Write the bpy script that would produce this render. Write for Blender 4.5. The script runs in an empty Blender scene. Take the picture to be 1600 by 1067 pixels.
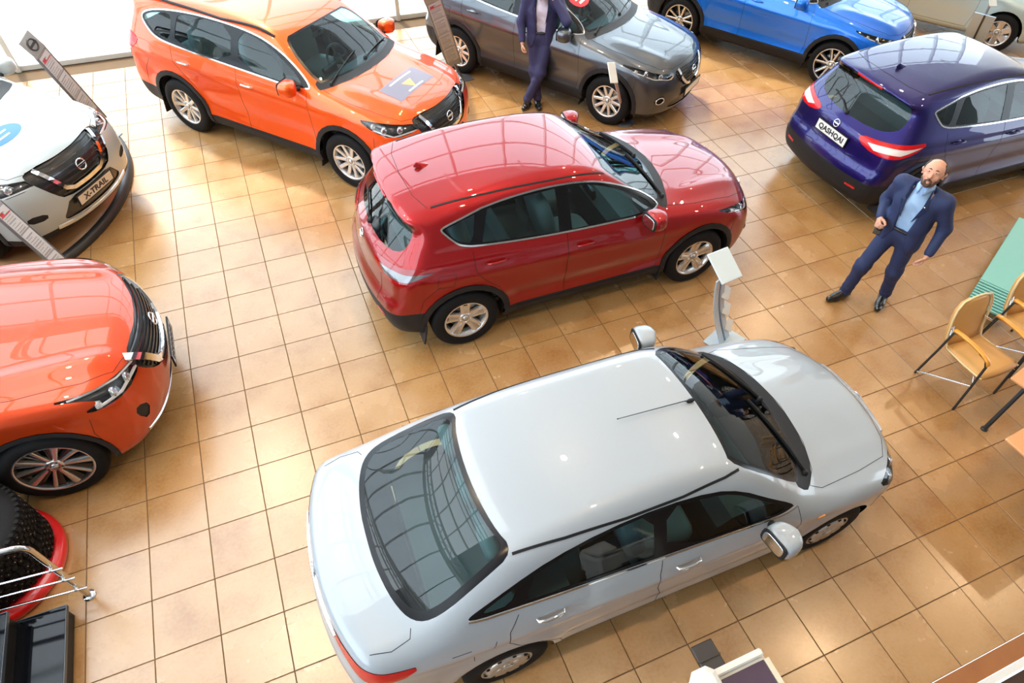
import bpy, bmesh, math, random
import numpy as np
from math import sin, cos, pi, radians
from mathutils import Vector, Matrix
random.seed(7)
S = bpy.context.scene
C = S.collection
# ------------------------------------------------------------------ camera, sky, lights, exposure
cam_d = bpy.data.cameras.new('camera')
cam = bpy.data.objects.new('camera', cam_d)
C.objects.link(cam)
S.camera = cam
CAM_POS = Vector((2.2357, -4.4516, 4.9600))
CAM_R = ((0.92246938, -0.38479516, 0.03135173), (-0.27693499, -0.71609896, -0.64071), (0.26899305, 0.58235296, -0.7671426))
F_PX, PPX, PPY = 1004.85, 819.5, 571.3
m = Matrix.Identity(4)
for i in range(3):
    m[i][0] = CAM_R[0][i]; m[i][1] = -CAM_R[1][i]; m[i][2] = -CAM_R[2][i]; m[i][3] = CAM_POS[i]
cam.matrix_world = m
cam_d.sensor_width = 36.0
cam_d.lens = F_PX / 1600 * 36
cam_d.shift_x = (800 - PPX) / 1600
cam_d.shift_y = (PPY - 533.5) / 1600
cam_d.clip_start = 0.05
WALL_Y, CEIL_Z = 7.62, 8.2

w = bpy.data.worlds.new('sky'); S.world = w; w.use_nodes = True
nt = w.node_tree; nt.nodes.clear()
wo = nt.nodes.new('ShaderNodeOutputWorld'); bg = nt.nodes.new('ShaderNodeBackground')
bg.inputs[0].default_value = (0.76, 0.89, 1.0, 1); bg.inputs[1].default_value = 5.4
nt.links.new(bg.outputs[0], wo.inputs[0])

def area(name, loc, size, power, color, rot=(0, 0, 0), shape='DISK', size_y=None):
    d = bpy.data.lights.new(name, 'AREA'); d.shape = shape; d.size = size
    if size_y: d.size_y = size_y
    d.energy = power; d.color = color
    o = bpy.data.objects.new(name, d); C.objects.link(o); o.location = loc; o.rotation_euler = rot
    return o
sun_d = bpy.data.lights.new('sun', 'SUN'); sun_d.energy = 7.0; sun_d.angle = radians(6); sun_d.color = (1.0, .95, .86)
sun = bpy.data.objects.new('sun', sun_d); C.objects.link(sun)
sun.rotation_euler = Vector((.12, -.55, -.90)).to_track_quat('-Z', 'Y').to_euler()
# the hall's ceiling luminaires (each hangs under the ceiling, its housing is built further down)
LAMPS = [(x, y) for x in (.5, 4.7, 8.9, 13.1) for y in (-3.4, .3, 4.0)]
for (lx, ly) in LAMPS:
    area('ceiling_lamp_light', (lx, ly, CEIL_Z - .62), .16, 80, (1.0, .72, .42))
# window portal so the daylight through the glass wall is sampled well
pt = area('window_portal', (6.0, WALL_Y + .25, 4.0), 24, 1, (1, 1, 1), (radians(-90), 0, 0), 'RECTANGLE', 8.0)
pt.data.cycles.is_portal = True
pt2 = area('window_portal', (-5.3, .0, 4.0), 14, 1, (1, 1, 1), (0, radians(-90), 0), 'RECTANGLE', 8.0); pt2.data.size, pt2.data.size_y = 8.0, 15.0
pt2.data.cycles.is_portal = True

S.view_settings.view_transform = 'Standard'; S.view_settings.look = 'None'
S.view_settings.exposure = -0.12; S.view_settings.gamma = 1.0; S.view_settings.use_curve_mapping = False
S.cycles.max_bounces = 8; S.cycles.transparent_max_bounces = 12; S.cycles.caustics_reflective = False
S.cycles.sample_clamp_indirect = 4.0; S.cycles.blur_glossy = .6
# ------------------------------------------------------------------ helpers
def nodes_mat(name):
    mt = bpy.data.materials.new(name); mt.use_nodes = True
    n = mt.node_tree; b = n.nodes['Principled BSDF']
    return mt, n, b
def mat(name, col, rough=.5, metal=0., coat=0., coat_r=.03, spec=.5, emit=None, es=0., bump=0., bscale=60., noise=0., nscale=8.):
    mt, n, b = nodes_mat(name)
    b.inputs['Base Color'].default_value = (*col, 1); b.inputs['Roughness'].default_value = rough
    b.inputs['Metallic'].default_value = metal; b.inputs['Coat Weight'].default_value = coat
    b.inputs['Coat Roughness'].default_value = coat_r; b.inputs['Specular IOR Level'].default_value = spec
    if emit: b.inputs['Emission Color'].default_value = (*emit, 1); b.inputs['Emission Strength'].default_value = es
    if bump or noise:
        tc = n.nodes.new('ShaderNodeTexCoord')
    if bump:
        nz = n.nodes.new('ShaderNodeTexNoise'); nz.inputs['Scale'].default_value = bscale; nz.inputs['Detail'].default_value = 3
        bp = n.nodes.new('ShaderNodeBump'); bp.inputs['Strength'].default_value = bump; bp.inputs['Distance'].default_value = .01
        n.links.new(tc.outputs['Object'], nz.inputs['Vector']); n.links.new(nz.outputs['Fac'], bp.inputs['Height']); n.links.new(bp.outputs['Normal'], b.inputs['Normal'])
    if noise:
        nz = n.nodes.new('ShaderNodeTexNoise'); nz.inputs['Scale'].default_value = nscale; nz.inputs['Detail'].default_value = 4
        mr = n.nodes.new('ShaderNodeMapRange'); mr.inputs[3].default_value = 1 - noise; mr.inputs[4].default_value = 1 + noise
        mx = n.nodes.new('ShaderNodeVectorMath'); mx.operation = 'SCALE'; mx.inputs[0].default_value = col
        n.links.new(tc.outputs['Object'], nz.inputs['Vector']); n.links.new(nz.outputs['Fac'], mr.inputs[0]); n.links.new(mr.outputs[0], mx.inputs['Scale']); n.links.new(mx.outputs[0], b.inputs['Base Color'])
    return mt
def glass_mat(name, tint, refl=1.0, rough=0.0):
    """thin automotive glass: tinted see-through with a mirror-like Fresnel reflection"""
    mt = bpy.data.materials.new(name); mt.use_nodes = True; n = mt.node_tree; n.nodes.clear()
    out = n.nodes.new('ShaderNodeOutputMaterial'); mx = n.nodes.new('ShaderNodeMixShader')
    tr = n.nodes.new('ShaderNodeBsdfTransparent'); tr.inputs[0].default_value = (*tint, 1)
    gl = n.nodes.new('ShaderNodeBsdfGlossy'); gl.inputs['Roughness'].default_value = rough
    ge = n.nodes.new('ShaderNodeNewGeometry'); dt = n.nodes.new('ShaderNodeVectorMath'); dt.operation = 'DOT_PRODUCT'
    n.links.new(ge.outputs['Incoming'], dt.inputs[0]); n.links.new(ge.outputs['Normal'], dt.inputs[1])
    ab = n.nodes.new('ShaderNodeMath'); ab.operation = 'ABSOLUTE'; n.links.new(dt.outputs['Value'], ab.inputs[0])
    om = n.nodes.new('ShaderNodeMath'); om.operation = 'SUBTRACT'; om.inputs[0].default_value = 1.0; om.use_clamp = True; n.links.new(ab.outputs[0], om.inputs[1])
    fr = n.nodes.new('ShaderNodeMath'); fr.operation = 'POWER'; fr.inputs[1].default_value = 5.0; n.links.new(om.outputs[0], fr.inputs[0])
    mu = n.nodes.new('ShaderNodeMath'); mu.operation = 'MULTIPLY_ADD'; mu.inputs[1].default_value = .92; mu.inputs[2].default_value = .048 * refl; mu.use_clamp = True
    n.links.new(fr.outputs[0], mu.inputs[0]); n.links.new(mu.outputs[0], mx.inputs[0]); n.links.new(tr.outputs[0], mx.inputs[1]); n.links.new(gl.outputs[0], mx.inputs[2]); n.links.new(mx.outputs[0], out.inputs[0])
    return mt
def paint_mat(name, col, flake=None, metal=.0, rough=.35, spec=.5):
    """lacquered car paint; the inner side of the panel is dark grey trim"""
    mt, n, b = nodes_mat(name)
    b.inputs['Metallic'].default_value = metal; b.inputs['Roughness'].default_value = rough
    b.inputs['Coat Weight'].default_value = 1.0; b.inputs['Coat Roughness'].default_value = .012; b.inputs['Coat IOR'].default_value = 1.47
    b.inputs['Specular IOR Level'].default_value = spec
    if flake:
        lw = n.nodes.new('ShaderNodeLayerWeight'); lw.inputs[0].default_value = .35
        mx = n.nodes.new('ShaderNodeMix'); mx.data_type = 'RGBA'
        mx.inputs[6].default_value = (*col, 1); mx.inputs[7].default_value = (*flake, 1)
        n.links.new(lw.outputs['Facing'], mx.inputs[0]); n.links.new(mx.outputs[2], b.inputs['Base Color'])
    else:
        b.inputs['Base Color'].default_value = (*col, 1)
    ge = n.nodes.new('ShaderNodeNewGeometry'); df = n.nodes.new('ShaderNodeBsdfDiffuse'); df.inputs[0].default_value = (.02, .021, .023, 1)
    ms = n.nodes.new('ShaderNodeMixShader'); out = n.nodes['Material Output']
    n.links.new(ge.outputs['Backfacing'], ms.inputs[0]); n.links.new(b.outputs[0], ms.inputs[1]); n.links.new(df.outputs[0], ms.inputs[2]); n.links.new(ms.outputs[0], out.inputs[0])
    return mt

def tag(o, label=None, cat=None, group=None, kind=None):
    if label: o['label'] = label
    if cat: o['category'] = cat
    if group: o['group'] = group
    if kind: o['kind'] = kind
    return o
def empty(name, loc=(0, 0, 0), rz=0.):
    o = bpy.data.objects.new(name, None); C.objects.link(o); o.location = loc; o.rotation_euler = (0, 0, rz); o.empty_display_size = .2
    return o
def link(name, me, parent=None, loc=None, rot=None):
    o = bpy.data.objects.new(name, me); C.objects.link(o)
    if parent: o.parent = parent
    if loc: o.location = loc
    if rot: o.rotation_euler = rot
    return o
def copy_tree(o, parent=None):
    c = o.copy(); C.objects.link(c)
    if parent: c.parent = parent
    for ch in o.children: copy_tree(ch, c)
    return c

class MB:
    """collects simple solids in plain lists and links them as one mesh object"""
    def __init__(s): s.v = []; s.f = []; s.mi = []; s.sm = []
    def add(s, vs, fs, mi=0, smooth=False):
        o = len(s.v); s.v += [tuple(v) for v in vs]; s.f += [tuple(i + o for i in f) for f in fs]; s.mi += [mi] * len(fs); s.sm += [smooth] * len(fs); return s
    def box(s, c, d, M=None, mi=0, bev=0.):
        x, y, z = [k / 2 for k in d]; c = Vector(c)
        if bev <= 0:
            vs = [Vector((a * x, b * y, e * z)) for e in (-1, 1) for b in (-1, 1) for a in (-1, 1)]
            fs = [(0, 2, 3, 1), (4, 5, 7, 6), (0, 1, 5, 4), (2, 6, 7, 3), (0, 4, 6, 2), (1, 3, 7, 5)]
        else:
            b_ = min(bev, x * .95, y * .95, z * .95); vs = []; fs = []
            ring = lambda hx, hy, zz, k: [Vector(p) for p in ((hx - k, hy, zz), (-hx + k, hy, zz), (-hx, hy - k, zz), (-hx, -hy + k, zz), (-hx + k, -hy, zz), (hx - k, -hy, zz), (hx, -hy + k, zz), (hx, hy - k, zz))]
            L = [ring(x - b_, y - b_, -z, b_ * .5), ring(x, y, -z + b_, b_), ring(x, y, z - b_, b_), ring(x - b_, y - b_, z, b_ * .5)]
            for r in L: vs += r
            for k in range(3):
                for i in range(8): fs.append((k * 8 + i, k * 8 + (i + 1) % 8, k * 8 + 8 + (i + 1) % 8, k * 8 + 8 + i))
            fs += [tuple(range(7, -1, -1)), tuple(range(24, 32))]
        vs = [(M @ v if M is not None else v) + c for v in vs]
        return s.add(vs, fs, mi)
    def tube(s, pts, r, n=8, mi=0, cap=True, closed=False):
        pts = [Vector(p) for p in pts]; rs = r if hasattr(r, '__len__') else [r] * len(pts); N = len(pts); vs = []; fs = []
        up = None
        for i, p in enumerate(pts):
            if closed: t = pts[(i + 1) % N] - pts[i - 1]
            else: t = pts[min(i + 1, N - 1)] - pts[max(i - 1, 0)]
            t.normalize()
            if up is None: up = Vector((0, 0, 1)) if abs(t.z) < .9 else Vector((1, 0, 0))
            a = t.cross(up)
            if a.length < 1e-6: a = t.orthogonal()
            a.normalize(); b = a.cross(t).normalized(); up = b
            for k in range(n):
                th = 2 * pi * k / n; vs.append(p + (a * cos(th) + b * sin(th)) * rs[i])
        M = N if closed else N - 1
        for i in range(M):
            j = (i + 1) % N
            for k in range(n): fs.append((i * n + k, j * n + k, j * n + (k + 1) % n, i * n + (k + 1) % n))
        o = len(s.f); s.add(vs, fs, mi, True)
        if cap and not closed: s.add([vs[k] for k in range(n)], [tuple(range(n))], mi); s.add([vs[(N - 1) * n + k] for k in range(n)], [tuple(range(n - 1, -1, -1))], mi)
        return s
    def lathe(s, prof, n=32, axis='Z', c=(0, 0, 0), mi=0, smooth=True, closed=False):
        """prof: (r, h) pairs turned about the axis"""
        c = Vector(c); vs = []; fs = []; P = len(prof)
        for k in range(n):
            th = 2 * pi * k / n; a, b = cos(th), sin(th)
            for (r, h) in prof:
                vs.append(c + (Vector((r * a, r * b, h)) if axis == 'Z' else Vector((r * a, h, r * b)) if axis == 'Y' else Vector((h, r * a, r * b))))
        for k in range(n):
            j = (k + 1) % n
            for i in range(P if closed else P - 1):
                i2 = (i + 1) % P
                q = (k * P + i, j * P + i, j * P + i2, k * P + i2)
                fs.append(q if axis != 'Y' else q[::-1])
        return s.add(vs, fs, mi, smooth)
    def prism(s, poly, h0, h1, M=None, mi=0):
        """poly: 2-D outline (x, y) extruded from h0 to h1 in z, then moved by M"""
        n = len(poly); vs = [Vector((p[0], p[1], h)) for h in (h0, h1) for p in poly]
        ar = sum(poly[i][0] * poly[(i + 1) % n][1] - poly[(i + 1) % n][0] * poly[i][1] for i in range(n))
        fs = [tuple(range(n - 1, -1, -1)), tuple(range(n, 2 * n))] + [(i, (i + 1) % n, n + (i + 1) % n, n + i) for i in range(n)]
        if ar < 0: fs = [f[::-1] for f in fs]
        if M is not None: vs = [M @ v for v in vs]
        return s.add(vs, fs, mi)
    def mesh(s, name, *mats):
        me = bpy.data.meshes.new(name); me.from_pydata(s.v, [], s.f)
        for mt in mats: me.materials.append(mt)
        me.polygons.foreach_set('material_index', s.mi); me.polygons.foreach_set('use_smooth', s.sm); me.update()
        return me
    def build(s, name, mats, parent=None, loc=None, rot=None):
        return link(name, s.mesh(name, *(mats if isinstance(mats, (list, tuple)) else [mats])), parent, loc, rot)
def bevel(o, wdt=.01, seg=2, ang=40):
    md = o.modifiers.new('bevel', 'BEVEL'); md.width = wdt; md.segments = seg; md.limit_method = 'ANGLE'; md.angle_limit = radians(ang); md.harden_normals = False
    return o
def superbox(mb, c, d, M=None, e=4., n=12, mi=0):
    """soft cushion-like block (superellipsoid)"""
    c = Vector(c); vs = []; fs = []
    sg = lambda v, p: math.copysign(abs(v) ** p, v)
    for i in range(n + 1):
        ph = -pi / 2 + pi * i / n
        for k in range(2 * n):
            th = 2 * pi * k / (2 * n); q = 2 / e
            v = Vector((sg(cos(ph), q) * sg(cos(th), q) * d[0] / 2, sg(cos(ph), q) * sg(sin(th), q) * d[1] / 2, sg(sin(ph), q) * d[2] / 2))
            vs.append((M @ v if M is not None else v) + c)
    for i in range(n):
        for k in range(2 * n): fs.append((i * 2 * n + k, i * 2 * n + (k + 1) % (2 * n), (i + 1) * 2 * n + (k + 1) % (2 * n), (i + 1) * 2 * n + k))
    return mb.add(vs, fs, mi, True)
def text_mesh(body, size, depth=.001, bold=0., sx=1.):
    cu = bpy.data.curves.new('txt', 'FONT'); cu.body = body; cu.size = size; cu.extrude = depth; cu.align_x = 'CENTER'; cu.align_y = 'CENTER'; cu.offset = bold; cu.resolution_u = 2
    o = bpy.data.objects.new('txt', cu); C.objects.link(o)
    dg = bpy.context.evaluated_depsgraph_get(); me = bpy.data.meshes.new_from_object(o.evaluated_get(dg)); bpy.data.objects.remove(o); bpy.data.curves.remove(cu)
    if sx != 1.:
        for v in me.vertices: v.co.x *= sx
    return me
def text(body, size, mt, parent, loc, rot, name='lettering', depth=.001, bold=0., sx=1.):
    me = text_mesh(body, size, depth, bold, sx); me.materials.clear(); me.materials.append(mt)
    return link(name, me, parent, loc, rot)
# ------------------------------------------------------------------ car bodies: a smooth implicit shell, cut into panels
def chaikin(p, n=2, closed=True):
    p = np.array(p, float)
    for _ in range(n):
        if closed:
            q = np.roll(p, -1, 0); p = np.stack([.75 * p + .25 * q, .25 * p + .75 * q], 1).reshape(-1, p.shape[1])
        else:
            a, b = p[:-1], p[1:]; m_ = np.stack([.75 * a + .25 * b, .25 * a + .75 * b], 1).reshape(-1, p.shape[1]); p = np.vstack([p[:1], m_, p[-1:]])
    return p
def blur1(a, axis, sig):
    k = int(3 * sig + 1); w_ = np.exp(-.5 * (np.arange(-k, k + 1) / sig) ** 2); w_ /= w_.sum(); out = np.zeros_like(a)
    pad = [(0, 0)] * a.ndim; pad[axis] = (k, k); b = np.pad(a, pad, 'edge')
    for i, ww in enumerate(w_):
        sl = [slice(None)] * a.ndim; sl[axis] = slice(i, i + a.shape[axis]); out += ww * b[tuple(sl)]
    return out
def sstep(a, b, x):
    t = np.clip((x - a) / (b - a), 0, 1); return t * t * (3 - 2 * t)
def densify(pts, step):
    pts = np.array(pts, float); out = [pts[0]]
    for a, b in zip(pts[:-1], pts[1:]):
        n = max(1, int(np.linalg.norm(b - a) / step + .5)); out += [a + (b - a) * (i + 1) / n for i in range(n)]
    return np.array(out)

class Shell:
    H, G = .034, .0125
    def __init__(s, sp):
        s.sp = sp; poly = chaikin(sp['sil'], 2)
        s.x0, s.z0 = -2.75, -.1; nx, nz = int(5.5 / s.G), int(2.1 / s.G)
        X, Z = np.meshgrid(s.x0 + np.arange(nx) * s.G, s.z0 + np.arange(nz) * s.G, indexing='ij')
        d2 = np.full(X.shape, 1e9); ins = np.zeros(X.shape, bool)
        for (ax, az), (bx, bz) in zip(poly, np.roll(poly, -1, 0)):
            ex, ez = bx - ax, bz - az; t = np.clip(((X - ax) * ex + (Z - az) * ez) / (ex * ex + ez * ez + 1e-12), 0, 1)
            d2 = np.minimum(d2, (X - ax - t * ex) ** 2 + (Z - az - t * ez) ** 2)
            if abs(ez) > 1e-9: ins ^= ((az > Z) != (bz > Z)) & (X < ax + (Z - az) * ex / ez)
        D = np.sqrt(d2); D[ins] *= -1
        s.D = blur1(blur1(D, 0, 1.6), 1, 1.6)
        s.tx = np.arange(-2.75, 2.75, .01)
        s.plan = blur1(np.interp(s.tx, *zip(*sp['plan'])), 0, 8.)
        s.tz = np.arange(-.2, 2.1, .01)
        s.tum = blur1(np.interp(s.tz, *zip(*sp['tum'])), 0, 2.4)
        s.build()
    def sdf(s, x, z, fine):
        u = np.clip((x - s.x0) / s.G, 1, s.D.shape[0] - 3.001); v = np.clip((z - s.z0) / s.G, 1, s.D.shape[1] - 3.001)
        i = u.astype(int); j = v.astype(int); a = u - i; b = v - j
        if not fine:
            D = s.D; return (D[i, j] * (1 - a) + D[i + 1, j] * a) * (1 - b) + (D[i, j + 1] * (1 - a) + D[i + 1, j + 1] * a) * b
        def wts(t): return ((1 - t) ** 3 / 6, (3 * t ** 3 - 6 * t * t + 4) / 6, (-3 * t ** 3 + 3 * t * t + 3 * t + 1) / 6, t ** 3 / 6)
        wa, wb = wts(a), wts(b); r = 0
        for p in range(4):
            for q in range(4): r = r + wa[p] * wb[q] * s.D[i + p - 1, j + q - 1]
        return r
    def f(s, P, fine=True):
        sp = s.sp; x, y, z = P[..., 0], np.abs(P[..., 1]), P[..., 2]; y2 = y * y
        sf = sstep(-.5, .7, x); g = sstep(.9, 1.3, z)
        cf = sp.get('cf', .3) * (1 - g) + sp.get('cw', .24) * g
        cr = sp.get('cr', .14)
        xs = x + (cf * sf - cr * (1 - sf)) * (y2 + sp.get('c4', .35) * y2 * y2)
        cg = sstep(1.15, 1.4, z)
        zs = z + (sp.get('crown_h', .07) * (1 - cg) + sp.get('crown', .075) * cg) * y2 * sstep(.6, .9, z)
        for (xa, xb, ya, yb, amt) in sp.get('bulge', ()):      # bonnet ridges
            zs = zs - amt * sstep(xa, xa + .4, x) * (1 - sstep(xb - .25, xb, x)) * np.exp(-((y - ya - (yb - ya) * (x - xa) / (xb - xa)) / .09) ** 2) * sstep(.7, .85, z)
        a = s.sdf(xs, zs, fine)
        W = np.interp(x, s.tx, s.plan) - np.interp(z - sp.get('wedge', .0) * -x, s.tz, s.tum)
        for (wx, wz, wr, amt, wd) in sp['flare']:
            r = np.hypot(x - wx, z - wz); W = W + amt * np.exp(-((r - wr) / wd) ** 2) * (1 - sstep(wz + .25, wz + .6, z) * .6)
        for (zc, sl, amt, wd, xa, xb) in sp.get('crease', ()):
            q = (z - zc - sl * x) / wd
            W = W + amt * np.exp(-q * q) * sstep(xa - .3, xa + .1, x) * (1 - sstep(xb - .1, xb + .3, x))
        b = (y - W) * .94
        k = sp.get('k', .10) + 0 * z
        h = np.maximum(k - np.abs(a - b), 0) / k
        return np.maximum(a, b) + h * h * k * .25
    def grad(s, P):
        e = .006; g = np.zeros_like(P)
        for i in range(3):
            d = np.zeros(3); d[i] = e; g[:, i] = (s.f(P + d) - s.f(P - d)) / (2 * e)
        return g
    def normal(s, P):
        P = np.array(P, float).reshape(-1, 3); Q = P.copy(); Q[:, 1] = np.abs(Q[:, 1]); g = s.grad(Q)
        g[np.abs(Q[:, 1]) < 1e-4, 1] = 0
        g /= np.linalg.norm(g, axis=1)[:, None] + 1e-12
        g[:, 1] *= np.where(P[:, 1] < 0, -1, 1); return g
    def build(s):
        h = s.H
        xs = np.arange(-2.62, 2.62, h); ys = np.arange(-2 * h, 1.06, h); zs = np.arange(.06, 1.84, h)
        F = s.f(np.stack(np.meshgrid(xs, ys, zs, indexing='ij'), -1), False)
        sgn = F < 0; n = F.shape
        c = np.zeros((n[0] - 1, n[1] - 1, n[2] - 1), int)
        for i in (0, 1):
            for j in (0, 1):
                for k in (0, 1): c += sgn[i:n[0] - 1 + i, j:n[1] - 1 + j, k:n[2] - 1 + k]
        act = (c > 0) & (c < 8); idx = -np.ones(act.shape, int); I = np.argwhere(act); idx[act] = np.arange(len(I))
        acc = np.zeros((len(I), 3)); cnt = np.zeros(len(I)); cor = [(i, j, k) for i in (0, 1) for j in (0, 1) for k in (0, 1)]
        for p in range(8):
            for q in range(p + 1, 8):
                a, b = np.array(cor[p]), np.array(cor[q])
                if np.abs(a - b).sum() != 1: continue
                fa = F[tuple((I + a).T)]; fb = F[tuple((I + b).T)]; cr = (fa < 0) != (fb < 0); t = np.where(cr, fa / np.where(cr, fa - fb, 1), 0)
                acc += np.where(cr[:, None], a + (b - a) * t[:, None], 0); cnt += cr
        V = (I + acc / cnt[:, None]) * h + np.array([xs[0], ys[0], zs[0]])
        fc = []
        for ax in range(3):
            u, v = (ax + 1) % 3, (ax + 2) % 3
            sl0 = [slice(None)] * 3; sl1 = [slice(None)] * 3; sl0[ax] = slice(0, -1); sl1[ax] = slice(1, None)
            A, B = sgn[tuple(sl0)], sgn[tuple(sl1)]; E = np.argwhere(A != B)
            E = E[(E[:, u] > 0) & (E[:, v] > 0) & (E[:, u] < n[u] - 1) & (E[:, v] < n[v] - 1)]
            q = []
            for (du, dv) in ((1, 1), (0, 1), (0, 0), (1, 0)):
                e = E.copy(); e[:, u] -= du; e[:, v] -= dv; q.append(idx[tuple(e.T)])
            q = np.stack(q, 1); inside = A[tuple(E.T)]
            q[inside] = q[inside]; q[~inside] = q[~inside][:, ::-1]; fc.append(q)
        fc = np.vstack(fc); fc = fc[(fc >= 0).all(1)]
        for _ in range(4):
            g = s.grad(V); V -= np.clip(s.f(V) / ((g * g).sum(1) + 1e-9), -.03, .03)[:, None] * g
        me = bpy.data.meshes.new('tmp'); me.from_pydata(V.tolist(), [], fc.tolist())
        bm = bmesh.new(); bm.from_mesh(me); bpy.data.meshes.remove(me)
        bmesh.ops.bisect_plane(bm, geom=bm.verts[:] + bm.edges[:] + bm.faces[:], plane_co=(0, 0, 0), plane_no=(0, 1, 0), clear_inner=True)
        for v_ in bm.verts:
            if abs(v_.co.y) < 1e-4: v_.co.y = 0
        bm.normal_update()
        s.bm = bm; s.lay = bm.faces.layers.int.new('reg'); s.names = ['body_shell']
    def reg(s, name):
        if name not in s.names: s.names.append(name)
        return s.names.index(name)
    def cut(s, pts, d, name, nmin=.12, only=None, smooth=0, pred=None):
        """cut an outline (seen along d) exactly into the shell and give the faces inside it to a panel"""
        d = Vector(d).normalized(); u = d.cross(Vector((0, 0, 1)))
        if u.length < .1: u = Vector((1, 0, 0))
        u.normalize(); v = u.cross(d).normalized()
        P3 = chaikin(pts, smooth) if smooth else np.array(pts, float)
        P2 = P3 @ np.array([u, v]).T; lo, hi = P2.min(0) - .01, P2.max(0) + .01; lay = s.lay
        on = None if only is None else {s.reg(o) for o in only}
        fs = []
        for f in s.bm.faces:
            if -f.normal.dot(d) < nmin: continue
            if on is not None and f[lay] not in on: continue
            q = [(w_.co.dot(u), w_.co.dot(v)) for w_ in f.verts]
            if max(a for a, b in q) < lo[0] or min(a for a, b in q) > hi[0] or max(b for a, b in q) < lo[1] or min(b for a, b in q) > hi[1]: continue
            if pred and not pred(f.calc_center_median()): continue
            fs.append(f)
        for a, b in zip(P3, np.roll(P3, -1, 0)):
            e = Vector(b - a); no = e.cross(d)
            if no.length < 1e-7: continue
            no.normalize()
            ge = set(fs)
            for f in fs: ge.update(f.edges); ge.update(f.verts)
            r = bmesh.ops.bisect_plane(s.bm, geom=list(ge), dist=1e-5, plane_co=Vector(a), plane_no=no)
            fs = [g for g in r['geom'] if isinstance(g, bmesh.types.BMFace)]
        ri = s.reg(name); n = len(P2); L = []
        for f in fs:
            c = f.calc_center_median(); x, y = c.dot(u), c.dot(v); k = False
            for i in range(n):
                x1, y1 = P2[i]; x2, y2 = P2[i - 1]
                if (y1 > y) != (y2 > y) and x < (x2 - x1) * (y - y1) / (y2 - y1) + x1: k = not k
            if k: f[lay] = ri; L.append(f)
        return L
    def plane(s, co, no, name, pred, only=None):
        bmesh.ops.bisect_plane(s.bm, geom=s.bm.verts[:] + s.bm.edges[:] + s.bm.faces[:], dist=1e-5, plane_co=co, plane_no=no)
        ri = s.reg(name); on = None if only is None else {s.reg(o) for o in only}
        for f in s.bm.faces:
            if (on is None or f[s.lay] in on) and pred(f.calc_center_median(), f.normal): f[s.lay] = ri
    def drop(s, name):
        ri = s.reg(name); bmesh.ops.delete(s.bm, geom=[f for f in s.bm.faces if f[s.lay] == ri], context='FACES')
    def trace(s, pts, d):
        P = np.array(pts, float).reshape(-1, 3); d = np.array(d, float); d /= np.linalg.norm(d)
        O = P - d * ((P @ d)[:, None] + 3.4); t = np.arange(0, 6.8, .02)
        F = s.f(O[:, None, :] + d * t[None, :, None], False); hit = (F < 0).any(1); i = np.argmax(F < 0, 1)
        lo = t[np.maximum(i - 1, 0)]; hi = t[i]
        for _ in range(14):
            mid = (lo + hi) / 2; q = s.f(O + d * mid[:, None]) < 0; hi = np.where(q, mid, hi); lo = np.where(q, lo, mid)
        Q = O + d * hi[:, None]; return Q, s.normal(Q), hit
    def at(s, p, d=(0, -1, 0)):
        Q, N, h = s.trace([p], d); return Vector(Q[0]), Vector(N[0])
    def strip(s, mb, path, d, wd, lift=.004, mirror=True, closed=False, step=.035, sink=.004, off=0., mi=0):
        """a trim band of width wd that follows the surface along a path seen along d"""
        pts = list(path) + ([path[0]] if closed else [])
        Q, N, h = s.trace(densify(pts, step), d)
        Q, N = Q[h], N[h]
        if len(Q) < 2: return
        T = np.gradient(Q, axis=0)
        if closed: T[0] = T[-1] = Q[1] - Q[-2]
        T /= np.linalg.norm(T, axis=1)[:, None] + 1e-9; B = np.cross(N, T); B /= np.linalg.norm(B, axis=1)[:, None] + 1e-9
        wv = np.full(len(Q), wd / 2) if not hasattr(wd, '__len__') else np.interp(np.linspace(0, 1, len(Q)), np.linspace(0, 1, len(wd)), wd) / 2
        o = Q + B * off
        R = [o - B * wv[:, None] - N * sink, o - B * wv[:, None] * .82 + N * lift, o + B * wv[:, None] * .82 + N * lift, o + B * wv[:, None] - N * sink]
        for sgn in ((1, -1) if mirror else (1,)):
            V = np.stack(R, 1).reshape(-1, 3) * np.array([1, sgn, 1]); fs = []
            for i in range(len(Q) - 1):
                for k in range(3): q = (i * 4 + k, i * 4 + k + 1, i * 4 + k + 5, i * 4 + k + 4); fs.append(q if sgn > 0 else q[::-1])
            fs += [(0, 3, 2, 1) if sgn > 0 else (0, 1, 2, 3)]; e = (len(Q) - 1) * 4; fs += [(e, e + 1, e + 2, e + 3) if sgn > 0 else (e, e + 3, e + 2, e + 1)]
            mb.add(V.tolist(), fs, mi, False)
    def mesh(s, names, mt, sides=(1, -1), push=0., name=None):
        """the mesh of one panel (both sides joined, or one side only)"""
        ids = {s.reg(n) for n in ([names] if isinstance(names, str) else names)}
        fs = [f for f in s.bm.faces if f[s.lay] in ids]
        if not fs: return None
        vi = {}; V = []
        for f in fs:
            for v_ in f.verts:
                if v_.index not in vi or True:
                    if v_ not in vi: vi[v_] = len(V); V.append(v_.co[:])
        F = [[vi[v_] for v_ in f.verts] for f in fs]
        V = np.array(V); N = s.normal(V); V2 = V + N * push
        VV, NN, FF = [], [], []
        base = 0
        if 1 in sides: VV.append(V2); NN.append(N); FF += F; base = len(V)
        if -1 in sides:
            mv = np.array([1, -1, 1]); mp = {}; W = []; WN = []
            for i in range(len(V)):
                if 1 in sides and V[i, 1] < 1e-6: mp[i] = i
                else: mp[i] = base + len(W); W.append(V2[i] * mv); WN.append(N[i] * mv)
            if W: VV.append(np.array(W)); NN.append(np.array(WN))
            FF += [[mp[i] for i in f][::-1] for f in F]
        VV = np.vstack(VV); NN = np.vstack(NN)
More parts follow.
